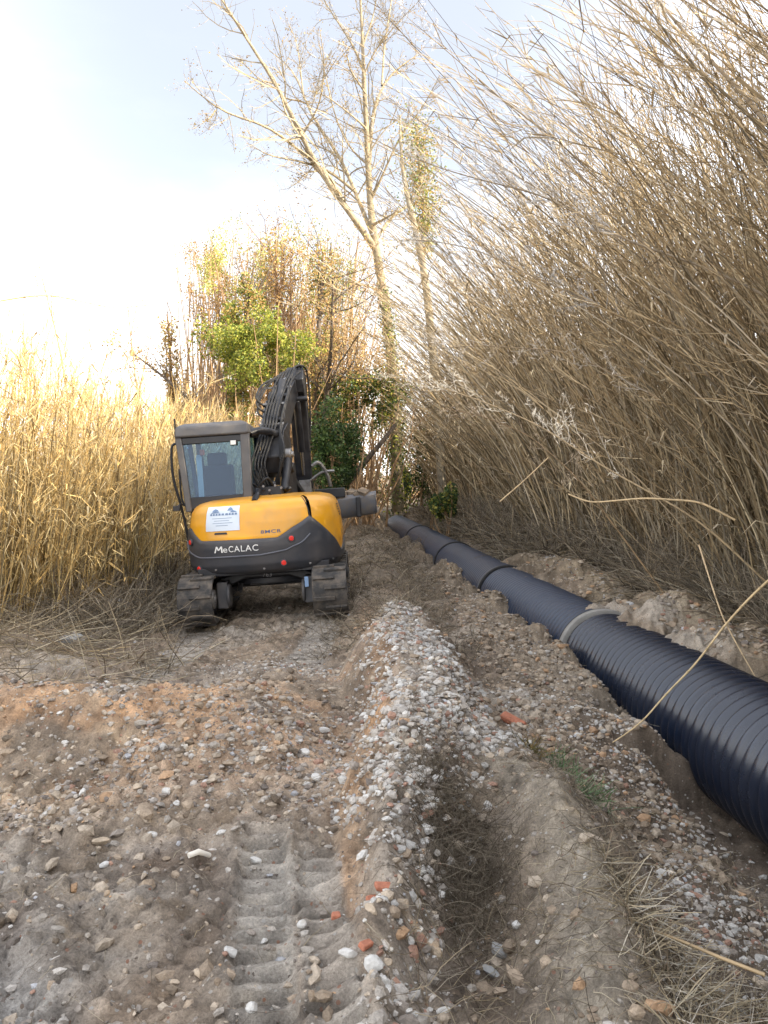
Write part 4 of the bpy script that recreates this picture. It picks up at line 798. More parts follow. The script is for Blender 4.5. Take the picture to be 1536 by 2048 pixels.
IVB = [(.30, .33, .045), (.38, .39, .06), (.20, .25, .045), (.46, .43, .10), (.12, .17, .035)]; IVD = [(.045, .085, .025), (.07, .12, .035), (.03, .06, .02), (.10, .15, .04)]; RUST = [(.52, .33, .12), (.44, .27, .10), (.58, .42, .18), (.34, .21, .09)]
# the great pale tree
TY = 34.; e = empty('bare_plane_tree', P(797, 1012, TY), label='tallest tree, its pale bare limbs reaching past the top of the photo', cat='tree')
T_ = Tree(21)
def PL(l, ys=None):
    return [P(x, y, TY + (ys or 0) * k / max(1, len(l) - 1)) for k, (x, y) in enumerate(l)]
_k = .78
tk = limb(PL([(797, 1025), (794, 940), (790, 850), (783, 700), (768, 590), (748, 480), (740, 420), (735, 300), (729, 180), (724, 60), (716, -90)]), [.29, .25, .23, .21, .19, .17, .14, .12, .09, .06, .03], 26); T_.put(*tk, 0)
for l, r0, r1, ys in (
    ([(752, 500), (725, 459), (681, 400), (637, 342), (603, 273), (573, 205), (534, 137), (500, 88), (461, 29), (420, -40)], .15, .03, -3),
    ([(690, 412), (672, 360), (630, 325), (573, 283), (554, 259), (510, 242), (466, 234), (432, 220), (402, 190), (368, 161)], .08, .015, -4),
    ([(432, 220), (417, 239), (385, 259)], .03, .01, -1),
    ([(745, 470), (729, 430), (705, 371), (686, 322), (661, 283), (627, 244), (607, 195), (593, 142), (573, 122), (539, 102)], .10, .015, 2.5),
    ([(607, 195), (600, 130), (593, 83), (576, 44)], .035, .01, 1), ([(712, 385), (661, 342), (612, 325), (573, 317), (534, 312), (500, 288)], .07, .012, -2.5),
    ([(738, 330), (744, 230), (764, 171), (793, 137), (835, 110)], .10, .02, 2), ([(764, 171), (768, 98), (783, 0), (790, -60)], .05, .015, 2), ([(734, 260), (720, 244), (690, 220), (651, 190), (617, 181)], .05, .012, -2),
    ([(730, 150), (710, 98), (686, 59), (656, 15), (637, -20)], .06, .015, 2), ([(770, 600), (764, 581), (720, 566), (671, 571), (642, 600), (622, 640)], .07, .02, -2), ([(752, 480), (785, 430), (830, 405), (865, 420)], .08, .03, 1.5),
    ([(745, 450), (765, 440), (790, 425)], .07, .02, -2), ([(733, 190), (700, 140), (690, 90)], .04, .01, -2), ([(726, 90), (745, 40), (760, -40)], .05, .01, 2), ([(637, 342), (612, 345), (590, 370)], .04, .01, -1), ([(742, 400), (770, 340), (800, 270), (850, 210), (880, 150)], .06, .012, -2), ([(736, 330), (700, 300), (672, 240), (650, 150), (640, 90)], .05, .012, 2), ([(728, 150), (750, 100), (800, 40), (840, 0)], .04, .01, -1), ([(560, 170), (520, 160), (480, 120)], .04, .01, -1), ([(603, 273), (640, 210), (650, 130), (640, 60)], .05, .01, -2)):
    q, r_ = limb(PL(l, ys), [r0, r1], 14); T_.put(q, r_, 0); T_.sprout(q, r_, 20, 1, 2, .36, .85, .1, .15, 3.2)
T_.sprout(tk[0][12:], tk[1][12:], 34, 1, 2, .2, .9, .2, .1, 3.0)
T_.build(e, M_bark, name_t='trunk', name_c='crown', tone=(.95, .92, .86))
g = T_.g; tp_ = np.array(T_.tips); C = tp_[g.integers(0, len(tp_), 3800)] + g.normal(0, .12, (3800, 3)); a = Acc(); a.quads(leaf_quads(g, C, .07, .8), np.array([(.30, .20, .09), (.42, .30, .12), (.20, .14, .08), (.45, .36, .16)])[g.integers(0, 4, 3800)]); a.build('foliage', M_leaf, e)
nn = 5200; i = g.uniform(0, 10, nn); k = i.astype(int); f = (i - k)[:, None]; C = tk[0][k] * (1 - f) + tk[0][k + 1] * f + g.normal(0, .30, (nn, 3)) * (1.15 - i / 14)[:, None]
a = Acc(); a.quads(leaf_quads(g, C, .11, .8, .4), np.array(IVB + IVD)[g.integers(0, 9, nn)] * g.uniform(.7, 1.3, (nn, 1))); a.build('ivy', M_ivy, e)
# second pale trunk with a hanging mantle of ivy
e = empty('leaning_tree', P(880, 980, 27), label='slim pale leaning trunk wrapped in ivy, right of the tallest tree above the reeds', cat='tree'); T_ = Tree(22)
q, r_ = limb([P(x, y, 27) for x, y in ((885, 985), (872, 780), (858, 620), (842, 488), (822, 429), (808, 371), (803, 337), (798, 290), (800, 230))], [.15, .14, .13, .11, .09, .07, .05, .03], 16); T_.put(q, r_, 0); T_.sprout(q[7:], r_[7:], 16, 1, 2, .3, .9, .2, .1, 1.6)
q2, r2 = limb([P(x, y, 27.4) for x, y in ((846, 500), (850, 430), (842, 370), (836, 300), (832, 250))], [.1, .03], 14); T_.put(q2, r2, 0); T_.sprout(q2, r2, 14, 1, 2, .3, .9, .2, .1, 1.4); T_.build(e, M_bark)
g = T_.g; nn = 5500; i = g.uniform(0, 12.9, nn); k = i.astype(int); f = (i - k)[:, None]; C = q2[k] * (1 - f) + q2[k + 1] * f + g.normal(0, .26, (nn, 3)) * (.4 + 1.2 * (fbm(i * .8, i * 0, 5, 3) + .5))[:, None]; a = Acc(); a.quads(leaf_quads(g, C, .075, .8, .4), np.array(IVB[2:] + RUST[:2] + [(.2, .19, .06)])[g.integers(0, 6, nn)] * g.uniform(.7, 1.3, (nn, 1))); a.build('ivy', M_ivy, e)
# far ivied and rusty trees over the excavator
def at(px, Y): return ((px - 768) / F * Y, Y, 0)
thin_tree(31, at(500, 24), 7.9, (-.13, 0), .17, 'ivied tree leaning left above the cab, brown twigs at its top', 'ivied_tree', 'ivied trees behind the excavator', 15, 2, ivy=(.35, .95, .62, 8000, .08, IVB[2:] + RUST[:2]), leaf=(1800, .09, RUST), forks=2)
thin_tree(32, at(545, 27), 9.6, (-.02, 0), .16, 'rusty brown bare tree just right of the ivied leaning tree', 'rusty_tree', 'rusty trees behind the excavator', 20, 2, ivy=(.4, 1, .55, 2800, .075, RUST), leaf=(3500, .09, RUST), forks=3, tone=(1.9, 1.5, 1.1))
thin_tree(33, at(628, 26), 9.0, (.01, 0), .17, 'ivy covered upright trunk left of the tallest tree, orange brown above', 'ivied_tree', 'ivied trees behind the excavator', 18, 2, ivy=(.2, .98, .5, 7500, .075, IVB[2:] + RUST), leaf=(1800, .09, RUST), forks=1)
thin_tree(34, at(598, 31), 9.3, (-.03, 0), .10, 'thin dark bare trunk between the two ivied trees', 'slender_tree', None, 12, 2)
thin_tree(35, at(690, 32), 11.5, (.02, 0), .13, 'rusty leaved tree close against the left side of the tallest trunk', 'rusty_tree', 'rusty trees behind the excavator', 20, 2, leaf=(3000, .10, RUST + IVB[:1]), forks=2, tone=(1.8, 1.5, 1.1))
thin_tree(36, at(365, 25), 6.6, (-.03, 0), .12, 'stubby ivied tree left of the cab, farthest left of the brown trees', 'ivied_tree', 'ivied trees behind the excavator', 10, 2, ivy=(.45, .98, .4, 2400, .07, RUST + IVB[3:4]), tone=(1.9, 1.6, 1.2))
for k, (px, Y, h, sd_, lb) in enumerate(((150, 34, 11.5, 41, 'thin pale bare tree at far left, forked at its top'), (60, 30, 8.2, 42, 'faint bare sapling at the left edge above the golden reeds'), (285, 36, 10.2, 43, 'faint bare sapling midway between the far left tree and the cab'), (235, 32, 7.4, 44, 'low thin sapling in the golden reeds beside the far left tree'))):
    thin_tree(sd_, at(px, Y), h, (.02, 0), .07, lb, 'pale_sapling', 'bare saplings beyond the golden reeds', 12, 2, tone=(3.6, 3.2, 2.3), ratio=.3, upb=.5, leaf=(500, .06, [(.5, .42, .22)]))
# bushes
def bush(seed, c, rx, ry, rz, n, size, cols, label, name='ivy_bush', group=None, stems=14, holes=-.12):
    c = Vector(c); zb_ = float(height(c.x, c.y)) - .05; e = empty(name, (c.x, c.y, zb_), label=label, cat='bush', group=group); g = np.random.default_rng(seed)
    dv = g.normal(size=(n, 3)); dv /= np.linalg.norm(dv, axis=1, keepdims=True); lump = 1 + .9 * fbm(dv[:, 0] * 2 + dv[:, 1], dv[:, 2] * 2 + dv[:, 1], seed, 3); rr_ = g.uniform(.25, 1, n) ** .5 * lump
    C = np.array([c.x, c.y, c.z]) + dv * rr_[:, None] * np.array([rx, ry, rz]); C = C[(fbm(C[:, 0] * 2.2, C[:, 2] * 2.2 + C[:, 1], seed + 3, 3) > holes) & (C[:, 2] > zb_ - .05)]; n = len(C)
    tn = np.array(cols)[g.integers(0, len(cols), n)] * (g.uniform(.6, 1.3, (n, 1)) * (1 + .6 * fbm(C[:, 0] * 1.3, C[:, 2] * 1.3, seed + 5, 2))[:, None])
    a = Acc(); a.quads(leaf_quads(g, C, size, .8, .3), tn); a.build('foliage', M_ivy, e)
    if stems:
        S_ = []; 
        for k in range(stems):
            p0 = np.array([c.x + g.normal(0, rx * .25), c.y + g.normal(0, ry * .25), zb_]); p1 = np.array([c.x + g.normal(0, rx * .7), c.y + g.normal(0, ry * .6), c.z + g.uniform(-.2, 1.15) * rz]); md = (p0 + p1) / 2 + g.normal(0, .42, 3)
            S_.append(limb([p0, md, p1], [1, 1], 8)[0])
        a = Acc(); a.tubes(np.array(S_), np.linspace(.035, .008, 8)[None].repeat(stems, 0), 4, (2.6, 2.2, 1.6)); a.build('stems', M_dbark, e)
    return e
bush(51, P(520, 700, 23), 1.45, 1.2, .95, 20000, .072, IVB, 'bright yellow green ivy mass above the cab roof, sunlit', stems=16)
bush(52, P(450, 665, 24), .6, .8, .8, 2600, .11, IVB[1:] + RUST[:1], 'smaller ivy mass at the left shoulder of the bright one', stems=10)
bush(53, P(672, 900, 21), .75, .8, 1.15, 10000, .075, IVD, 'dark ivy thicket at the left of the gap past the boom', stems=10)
bush(54, P(735, 800, 26), 1.3, .9, .95, 11000, .08, IVD + IVB[:2] + RUST[:1], 'mixed green and brown thicket arching over the gap', stems=18)
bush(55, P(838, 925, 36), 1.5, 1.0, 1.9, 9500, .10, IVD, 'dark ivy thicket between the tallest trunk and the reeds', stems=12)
bush(56, P(893, 1005, 23), .45, .9, .5, 3000, .09, IVD + IVB[3:4], 'low green bramble just above the far pipe end', name='bramble', stems=8)
bush(57, P(700, 730, 30), 2.0, 1.2, 1.3, 12000, .07, RUST + tr_[:3], 'rusty brown twig thicket right of the boom top', 'brown_thicket', stems=30, holes=-.05)
bush(58, P(640, 860, 34), 2.2, 1.2, 2.0, 9000, .10, tl_[:3] + IVB[:2], 'straw coloured sunlit scrub seen past the boom', 'straw_scrub', stems=22)
bush(59, P(740, 960, 40), 2.2, 1.2, 1.3, 6500, .14, [(.26, .21, .14), (.18, .15, .10), (.33, .27, .18)], 'dull brown scrub closing the end of the track', 'brown_scrub', stems=20)
bush(60, P(470, 830, 36), 3.0, 1.4, 1.7, 9500, .13, tl_, 'pale golden scrub behind the excavator cab', 'straw_scrub', stems=26)
for q in ((61, (400, 770), 33, 1.9, 1.6, 'pale straw scrub left of the cab roof, behind the golden reeds', tl_, 'straw_scrub'), (62, (575, 655), 31, 1.5, 1.7, 'tawny twig thicket between the bright ivy and the tallest tree', RUST[2:3] + tl_[:2] + IVB[1:4], 'brown_thicket'),
          (63, (655, 650), 33, 1.5, 1.9, 'sunlit tan thicket close left of the tallest trunk', IVB[:3] + tl_[:2] + RUST[2:3], 'brown_thicket'), (64, (420, 560), 30, 1.2, 1.5, 'airy rusty thicket high above the left of the cab', RUST, 'brown_thicket'), (65, (590, 800), 30, 1.3, 1.0, 'yellowed scrub directly behind the boom top', tl_[:2] + IVB[1:2] + RUST, 'straw_scrub')):
    bush(q[0], P(*q[1], q[2]), q[3], 1.0, q[4], 8000, .065, q[6], q[5], q[7], stems=46, holes=-.02)
for q in ((71, (470, 540), 27, 1.7, 1.5, 'sparse golden brown canopy left above the bright ivy mass'), (72, (575, 535), 28, 1.7, 1.6, 'sparse golden brown canopy right above the bright ivy mass'), (73, (668, 560), 30, 1.7, 1.7, 'sparse tawny canopy against the left of the tallest trunk')):
    bush(q[0], P(*q[1], q[2]), q[3], 1.2, q[4], 6500, .07, RUST[2:3] + [(.50, .46, .14), (.60, .52, .24), (.40, .42, .11), (.42, .46, .10), (.30, .36, .08)], q[5], 'golden_canopy', stems=30, holes=.03)
bush(66, P(830, 880, 46), 3.2, 1.4, 2.6, 14000, .10, [(.26, .21, .14), (.18, .15, .10), (.33, .27, .18), (.14, .16, .06)], 'far brown and green scrub seen between the tallest trunk and the reeds', 'brown_scrub', stems=40)
# dead leaning trunk
e = empty('dead_trunk', P(697, 966, 24), label='dark bare dead trunk leaning across the gap below the ivy', cat='fallen tree'); q, r_ = limb([P(x, y, Y) for x, y, Y in ((692, 970, 24), (722, 935, 24), (745, 905, 24.2), (768, 880, 24.5), (790, 850, 25))], [.10, .06], 14)
a = Acc(); a.tubes(q, r_, 8, (.35, .33, .3)); a.build('trunk', M_dbark, e, smooth=True)

# ------------------------------------------------------------ tangles of dead grass, litter, roots
def tangle(a, g, x, y, L, up_, tones, rad=.0022, bend=1.0, base=0.0, K=5, dirx=0, zoff=0):
    n = len(x); d = np.stack([g.normal(dirx, 1, n), g.normal(0, 1, n), np.abs(g.normal(up_, .35, n))], 1); d /= np.linalg.norm(d, axis=1, keepdims=True)
    P_ = [np.stack([x, y, height(x, y) + zoff], 1)]
    for k in range(K - 1):
        d = d + g.normal(0, .22 * bend, (n, 3)); d[:, 2] -= .28 * bend * k / K; d /= np.linalg.norm(d, axis=1, keepdims=True); P_.append(P_[-1] + d * (L / (K - 1))[:, None])
    P_ = np.stack(P_, 1); zf = height(P_[..., 0], P_[..., 1]) + .004; P_[..., 2] = np.maximum(P_[..., 2], zf)
    dist = np.clip(y / 5, .7, 4) ** .8
    a.tubes(P_, (rad * g.uniform(.6, 1.5, n) * dist)[:, None] * np.linspace(1, .45, K), 3, np.array(tones)[g.integers(0, len(tones), n)] * g.uniform(.5, 1.3, (n, 1)))
g = np.random.default_rng(77); GB = [(.34, .29, .22), (.25, .21, .16), (.43, .38, .29), (.17, .14, .105), (.37, .30, .20)]; ST_ = [(.48, .40, .27), (.38, .31, .20), (.56, .49, .36), (.28, .22, .15)]
def rnd(n, x0, x1, y0, y1, log=False): return g.uniform(x0, x1, n), (y0 * (y1 / y0) ** g.uniform(0, 1, n) if log else g.uniform(y0, y1, n))
a = Acc(); xo, y = rnd(24000, .62, 2.3, 5.0, 30, True); x = ax(y) + xo; k = fbm(x * 1.2, y * 1.2, 33, 3) > (-.25 + .8 * (1 - ss(.75, 1.0, xo)) * (1 - ss(13, 16, y))); x, y = x[k], y[k]
tangle(a, g, x, y, g.uniform(.2, 1.05, len(x)), .9, GB, .0032, 1.2)
tag(a.build('dead_grass', M_leaf), 'grey brown dead grass and bramble tangle under the reeds beside the pipe', 'dead grass', kind='stuff')
a = Acc(); x, y = rnd(4200, -7, -2.5, 7.2, 14); k = (x < fr_l(y) + 1.1); x, y = x[k], y[k]; tangle(a, g, x, y, g.uniform(.1, .7, len(x)), .45, GB + ST_[:2], .0024, 1.0)
x, y = rnd(1500, -6, -1.8, 6.4, 9.6); k = (x < -2.7) | (y < 8); x, y = x[k], y[k]; tangle(a, g, x, y, g.uniform(.1, .9, len(x)), .06, ST_ + GB[:2], .003, .35, zoff=.02)
x, y = rnd(4200, -4.1, -2.65, 9.3, 16); tangle(a, g, x, y, g.uniform(.2, .9, len(x)), 1.0, GB, .0026, 1.2)
tag(a.build('reed_litter', M_leaf), 'broken straw and dead stems littering the foot of the golden reeds', 'plant litter', kind='stuff')
a = Acc(); x, y = rnd(7000, -.7, 1.0, 7.8, 24, True); k = fbm(x * 2, y * 2, 44, 3) > -.1; x, y = x[k], y[k]; tangle(a, g, x, y, g.uniform(.05, .35, len(x)), .35, GB, .0018, 1.2)
x, y = rnd(2600, -2.6, -.4, 9, 20, True); tangle(a, g, x, y, g.uniform(.05, .25, len(x)), .1, GB, .0018, .8)
x, y = rnd(1500, -3.5, 2.2, 2.2, 9, True); tangle(a, g, x, y, g.uniform(.03, .20, len(x)), .04, ST_[1:] + GB[:2], .0014, .5, zoff=.006)
tag(a.build('straw_litter', M_leaf), 'short straw and dead grass scattered over the spoil and track', 'plant litter', kind='stuff')
a = Acc(); x, y = rnd(5200, .9, 2.2, 2.1, 3.4); tangle(a, g, x, y, g.uniform(.03, .24, len(x)), .14, ST_ + [(.6, .55, .46)], .0030, .35, zoff=.01)
x, y = rnd(170, 1.05, 1.7, 2.2, 2.9); tangle(a, g, x, y, g.uniform(.04, .11, len(x)), 1.6, ST_, .006, .1)
x, y = rnd(900, 1.3, 2.4, 3.4, 5.5); tangle(a, g, x, y, g.uniform(.02, .12, len(x)), .06, ST_, .0018, .4, zoff=.006)
tag(a.build('cut_stubble', M_leaf), 'pale cut reed stubble and chopped straw at the bottom right corner', 'stubble', kind='stuff')
a = Acc(); n = 2600; x = g.normal(.34, .10, n); y = g.normal(3.7, .26, n); tangle(a, g, x, y, g.uniform(.05, .26, n), .6, [(.14, .11, .08), (.20, .165, .12), (.27, .23, .17)], .0015, 1.8)
tag(a.build('root_clump', M_leaf), 'dark matted clump of roots torn out between the gravel ridge and the pale clay bank', 'roots')
a = Acc(); x, y = rnd(420, .05, .95, 2.2, 3.5); tangle(a, g, x, y, g.uniform(.05, .28, len(x)), .15, ST_[1:] + GB, .0019, 1.1, zoff=.008)
x, y = rnd(900, .85, 1.35, 2.6, 4.9); tangle(a, g, x, y, g.uniform(.04, .20, len(x)), .5, GB, .0015, 1.4)
x, y = rnd(2600, .4, 1.1, 2.1, 5.2); tangle(a, g, x, y, g.uniform(.02, .07, len(x)), .35, ST_ + GB[:3], .0011, .9, zoff=.002)
tag(a.build('loose_roots', M_leaf), 'loose roots and twigs lying across the dark soil at the bottom of the photo', 'roots', kind='stuff')
for (px, py, n, r_, lb) in ((1178, 1590, 150, .055, 'green grass tuft on the trench edge, the larger and nearer'), (1128, 1540, 100, .06, 'small grey green grass tuft just up the bank from the larger tuft'), (1060, 1500, 70, .05, 'yellowed weed sprig below the loose brick on the ridge')):
    c = gp(px, py); a = Acc(); tn = [(.14, .26, .10), (.20, .33, .15), (.28, .36, .22), (.36, .38, .26)] if px > 1100 else [(.40, .28, .10), (.30, .24, .10), (.2, .2, .08)]
    tangle(a, g, g.normal(c.x, r_, n), g.normal(c.y, r_, n), g.uniform(.06, .20, n), 1.1, tn, .0026, .8); o = a.build('grass_tuft', M_leaf); tag(o, lb, 'grass tuft')
# ------------------------------------------------------------ single stones and broken bricks one can point to
M_st1 = mat('limestone', (.55, .535, .50), .85, var=.2, vs=25, bump=.5, bs=40); M_st2 = mat('buff_stone', (.46, .37, .27), .85, var=.25, vs=25, bump=.5, bs=40); M_brk = mat('broken_red_brick', (.44, .17, .10), .9, var=.25, vs=30, bump=.5, bs=60); M_st3 = mat('grey_boulder', (.27, .27, .26), .9, var=.3, vs=5, bump=.6, bs=15)
def one_stone(px, py, wpx, asp, m, lb, seed, name='stone', cat='stone', grp=None, rz=None):
    g_s = np.random.default_rng(seed); p = gp(px, py); s_ = wpx / F * p.y / 2
    import bmesh
    bm = bmesh.new(); bmesh.ops.create_icosphere(bm, subdivisions=2, radius=1)
    nd = [Vector(g_s.normal(size=3)).normalized() for _ in range(9)]; cu_ = g_s.uniform(.55, .85, 9)
    for v in bm.verts:                                              # a ball cut by random planes: angular stone
        for n_, c_ in zip(nd, cu_):
            dd = v.co.dot(n_)
            if dd > c_: v.co -= n_ * (dd - c_)
        v.co *= 1 + g_s.normal(0, .02)
    for v in bm.verts: v.co = Vector((v.co.x * s_ * 1.12, v.co.y * s_ * asp * 1.1, v.co.z * s_ * asp))
    me = bpy.data.meshes.new(name); bm.to_mesh(me); bm.free(); me.materials.append(m); o = bpy.data.objects.new(name, me); col.objects.link(o)
    o.location = p + Vector((0, 0, s_ * asp * .3)); o.rotation_euler = (g_s.normal(0, .3), g_s.normal(0, .3), g_s.uniform(-.6, .6) if rz is None else rz); return tag(o, lb, cat, grp)
for k, q in enumerate((
  (647, 1465, 26, .6, M_st1, 'white stone by the foot of the ridge, level with the top of the gravel slope'), (608, 1510, 26, .6, M_st1, 'white stone just left of the ridge foot, below the highest white stone'),
  (633, 1560, 22, .8, M_st1, 'rounder white stone third down along the ridge foot'), (333, 1588, 18, 1.1, M_st1, 'upright white stone in the middle of the brown gravel slope'),
  (165, 1587, 13, 1.4, M_st1, 'thin upright white stone at the left of the brown gravel slope'), (274, 1577, 20, .7, M_st2, 'buff stone between the two upright white stones'),
  (512, 1724, 28, .5, M_st1, 'flat white stone lying above the start of the tread marked rut'), (203, 1690, 36, .5, M_st2, 'large flat buff stone at left below the gravel slope'), (305, 1673, 22, .7, M_st1, 'pale stone to the right of the large flat buff stone'),
  (208, 1735, 22, .7, M_st1, 'whitish stone below the large flat buff stone'), (443, 1667, 24, .6, M_st1, 'white stone left of the brick red soil patch above the rut'), (604, 1861, 20, .9, M_st1, 'white stone lying between the two tread ruts'),
  (460, 1908, 36, .6, M_st1, 'pale angular stone at the left edge of the rut near the bottom'), (345, 1970, 38, .35, M_st2, 'long flat cream stone near the bottom left of the rut'), (400, 1954, 30, .8, M_st2, 'buff broken block beside the long flat cream stone'),
  (697, 1913, 44, .5, M_st1, 'wide white stone at the right edge of the rut, nearest the ridge foot'), (748, 1938, 40, .9, M_st1, 'largest white stone at the near end of the gravel ridge'), (776, 1928, 24, .8, M_st2, 'buff stone touching the largest white stone'),
  (743, 1822, 30, .7, M_st2, 'rounded buff stone beside the broken bricks on the near ridge'), (888, 2028, 36, .4, M_st1, 'flat white chip at the very bottom middle'), (1032, 1858, 20, .9, M_st1, 'pale round stone among the loose roots'),
  (996, 1906, 42, .6, M_st3, 'smooth grey stone half sunk among the loose roots'), (988, 1952, 50, .4, M_st3, 'broad flat grey stone below the half sunk one'), (505, 2020, 26, 1.0, M_st1, 'bluish white stone at the bottom edge left of the rut'),
  (872, 1560, 30, .7, M_st1, 'whitish lump on the right shoulder of the gravel ridge'), (786, 1495, 26, .7, M_st1, 'white lump on the left shoulder of the gravel ridge'),
  (232, 1222, 56, .75, M_st3, 'grey boulder at the foot of the golden reeds, the farther one'), (143, 1288, 60, .55, M_st3, 'low grey boulder nearer the camera among straw at left'))):
    one_stone(*q, 300 + k)
for k, (px, py, L_, wd_, rz, lb) in enumerate(((1026, 1448, 54, 20, -.55, 'orange brick fragment on the right edge of the gravel ridge'), (770, 1780, 44, 18, .1, 'red brick fragment near the buff stone on the ridge'), (745, 1805, 26, 14, .5, 'small dark red brick chip left of the larger brick fragment'), (733, 1893, 30, 16, .8, 'brick chip at the ridge foot above the wide white stone'), (672, 1835, 18, 14, .2, 'pinkish brick chip between rut and ridge'))):
    p = gp(px, py); s_ = p.y / F; u = MB(); u.box((0, 0, 0), (L_ * s_, wd_ * s_ * 1.15, wd_ * s_ * .7), None); o = u.build('brick_fragment', M_brk, None, wd_ * s_ * .18, seg=2)
    for v in o.data.vertices: v.co *= 1 + random.Random(k * 31 + v.index).uniform(-.22, .18)
    o.location = p + Vector((0, 0, wd_ * s_ * .3)); o.rotation_euler = (.2, .35 if k == 0 else .1, rz); tag(o, lb, 'brick')
p = gp(397, 1712); q = Vector((p.x, p.y, p.z)); s_ = p.y / F; a = Acc(); a.tubes(np.array([[p.x - 17 * s_, p.y - .03, height(p.x - 17 * s_, p.y - .03) + .012], [p.x, p.y, p.z + .016], [p.x + 17 * s_, p.y + .05, height(p.x + 17 * s_, p.y + .05) + .014]]), np.array([.012, .013, .012]), 10, (1, .95, .85)); tag(a.build('stick', M_leaf, smooth=True), 'short thick pale stick above the rut, left of the flat white stone', 'stick')
# ------------------------------------------------------------ single canes that lean out of the bed
M_cane = mat('weathered_cane', (.42, .34, .23), .6, tint=True, var=.3, vs=9)
def cane(pts, r0, r1, lb, tone=(1, 1, 1), tw=0, seed=0, name='leaning_cane', leafs=0):
    P3 = [P(*p) for p in pts]; base = min(P3, key=lambda v: v.z); e = empty(name, P3[0], label=lb, cat='cane'); q, r_ = limb(P3, [r0, r1], 26); a = Acc()
    # joints along the cane
    a.tubes(q, r_, 6, tone); L = np.r_[0, np.cumsum(np.linalg.norm(np.diff(q, axis=0), axis=1))]
    nk = int(L[-1] / .28); 
    for k in range(1, nk):
        s_ = L[-1] * k / nk; c = np.array([np.interp(s_, L, q[:, j]) for j in range(3)]); c2 = np.array([np.interp(s_ + .02, L, q[:, j]) for j in range(3)]); rr_ = np.interp(s_, L, r_) * 1.35; a.tubes(np.array([c, c2]), np.array([rr_, rr_]), 6, np.array(tone) * .7)
    a.build('stalk', M_cane, e, smooth=True)
    if tw:
        gg = np.random.default_rng(seed); T_ = Tree(seed + 900); T_.sprout(q, r_, tw, 1, 2, .14, .5, .15, .35, 1.1); b = Acc()
        for (n_, lvl), LL in T_.seg.items(): b.tubes(np.array([x[0] for x in LL]), np.array([x[1] for x in LL]) * .8, 3, np.array(tone) * gg.uniform(.7, 1.2, (len(LL), 1)))
        tp_ = np.array(T_.tips); C = tp_[gg.integers(0, len(tp_), tw * 14)] + gg.normal(0, .03, (tw * 14, 3)); b.quads(leaf_quads(gg, C, .07, .14), np.array(tone) * gg.uniform(.9, 1.5, (len(C), 1)) )
        b.build('side_twigs', M_leaf, e)
    return e
DK = (.50, .48, .46)
dk = (.30, .25, .19)
cane([(1600, 640, 7.0), (1536, 590, 7.2), (1400, 530, 7.6), (1240, 478, 8), (1090, 390, 8.6), (960, 360, 9), (860, 330, 9.4), (760, 285, 10)], .017, .004, 'long dark arching cane, the thickest, its twiggy tip crossing the tallest trunk', DK, 46, 1)
cane([(1420, 760, 8.5), (1300, 500, 8.8), (1220, 400, 9), (1130, 330, 9.3), (1040, 230, 9.6), (960, 160, 10), (880, 90, 10.4), (815, 35, 10.8)], .015, .004, 'dark cane rising steeply left to the top, ending right of the tallest tree', DK, 34, 2)
cane([(1400, 620, 9.5), (1230, 470, 9.8), (1080, 380, 10), (950, 300, 10.4), (850, 250, 10.8), (770, 195, 11)], .013, .004, 'slim dark cane between the thickest arching cane and the steep one', DK, 26, 3)
cane([(1536, 250, 6.5), (1480, 180, 6.7), (1400, 100, 7), (1340, 30, 7.2), (1290, -30, 7.4)], .020, .010, 'thick cane crossing the top right corner of the photo', (.6, .56, .5), 10, 4)
cane([(1600, 120, 7.5), (1500, 60, 7.7), (1420, 0, 8), (1370, -40, 8.2)], .016, .01, 'second dark cane at the top right corner, above the thick one', DK, 8, 5)
cane([(1500, 1010, 8.6), (1330, 800, 8.9), (1130, 700, 9.4), (1050, 697, 9.7), (950, 690, 10), (850, 700, 10.4)], .012, .004, 'thin cane bending level halfway up the reed wall', (.62, .57, .5), 22, 6)
cane([(1560, 1190, 7.6), (1400, 1040, 7.8), (1200, 930, 8.2), (1080, 850, 8.6), (960, 800, 9), (850, 765, 9.4), (760, 745, 9.8)], .012, .004, 'long pale cane drooping across the reed wall toward the tallest trunk', (.95, .88, .75), 26, 7)
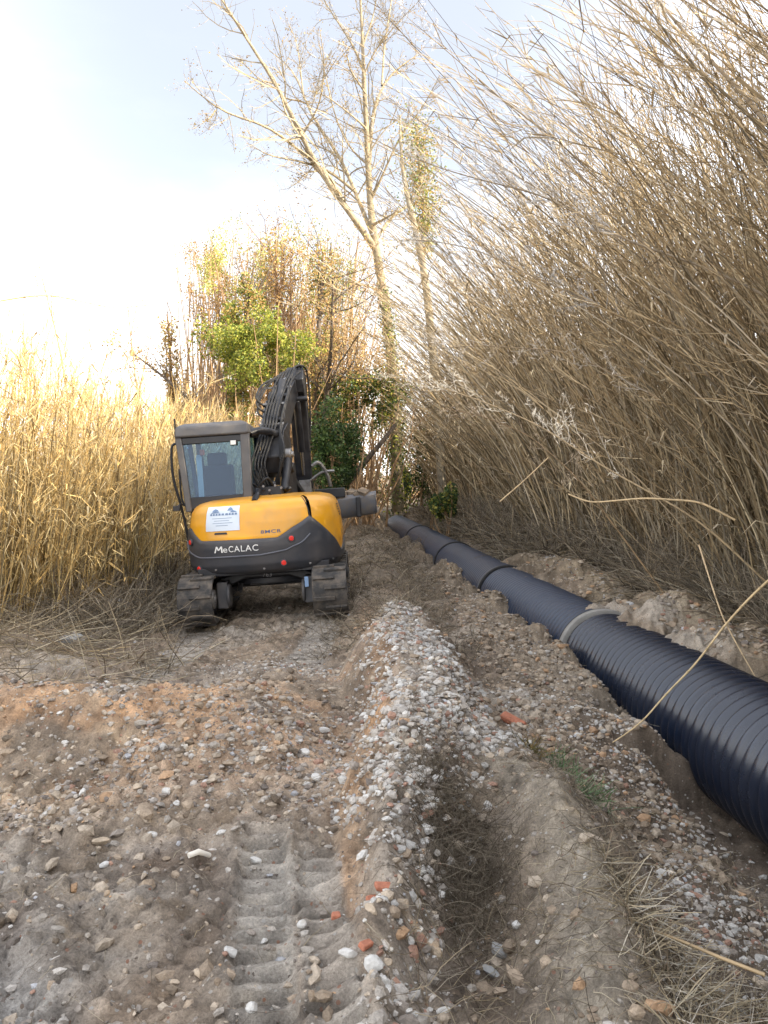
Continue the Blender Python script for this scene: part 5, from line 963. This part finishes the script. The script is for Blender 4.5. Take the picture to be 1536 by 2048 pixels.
cane([(1470, 1040, 7.2), (1400, 1003, 7.3), (1290, 996, 7.5), (1180, 1006, 7.7), (1136, 988, 7.8)], .012, .007, 'pale kinked cane lying level in front of the reed feet', (1.35, 1.25, 1.05))
cane([(1000, 1003, 9.5), (1050, 960, 9.4), (1097, 915, 9.3)], .010, .008, 'short straight pale cane slanting up left of the kinked one', (1.35, 1.25, 1.05))
cane([(1560, 1140, 6.6), (1500, 1195, 6.4), (1450, 1250, 6.2), (1390, 1330, 5.9), (1330, 1390, 5.7), (1280, 1450, 5.5), (1225, 1485, 5.5)], .011, .004, 'pale cane fallen across the near ribbed pipe', (1.45, 1.35, 1.1))
cane([(1398, 1090, 7.6), (1420, 1160, 7.3), (1445, 1235, 7.1), (1480, 1300, 6.9), (1520, 1370, 6.7)], .009, .005, 'pale broken cane hanging down behind the near pipe', (1.25, 1.15, 1.0))
cane([(1530, 1950, 2.7), (1440, 1915, 2.8), (1370, 1885, 2.9), (1310, 1862, 3.0)], .007, .005, 'weathered stick lying across the stubble at bottom right', (.9, .8, .65), name='fallen_stick')
cane([(1330, 1190, 9.0), (1250, 1080, 9.3), (1160, 960, 9.6), (1060, 870, 10), (960, 830, 10.4), (880, 815, 10.8)], .012, .004, 'brown cane leaning left low in the reed wall, under the drooping pale one', (.55, .45, .33), 16, 8)
cane([(1500, 900, 8.2), (1350, 700, 8.6), (1200, 610, 9), (1080, 560, 9.4), (960, 500, 9.8), (860, 480, 10.4), (770, 480, 10.8)], .013, .004, 'dark cane sweeping left through the middle of the reed tops', DK, 30, 9)
cane([(-80, 1318, 7.4), (60, 1311, 7.6), (180, 1303, 7.8), (262, 1293, 8.0)], .009, .005, 'long pale straw stalk lying at the left edge before the golden reeds', (1.3, 1.2, .95), name='fallen_stick')
# bare briar hanging in front of the pale sky at left
cane([(-60, 612, 9), (60, 592, 9.2), (105, 590, 9.3), (150, 600, 9.5), (230, 618, 9.8), (330, 606, 10.2)], .010, .004, 'pale bare briar stretching across the bright sky at left', (1.2, 1.1, .75), 8, 15, name='hanging_briar')
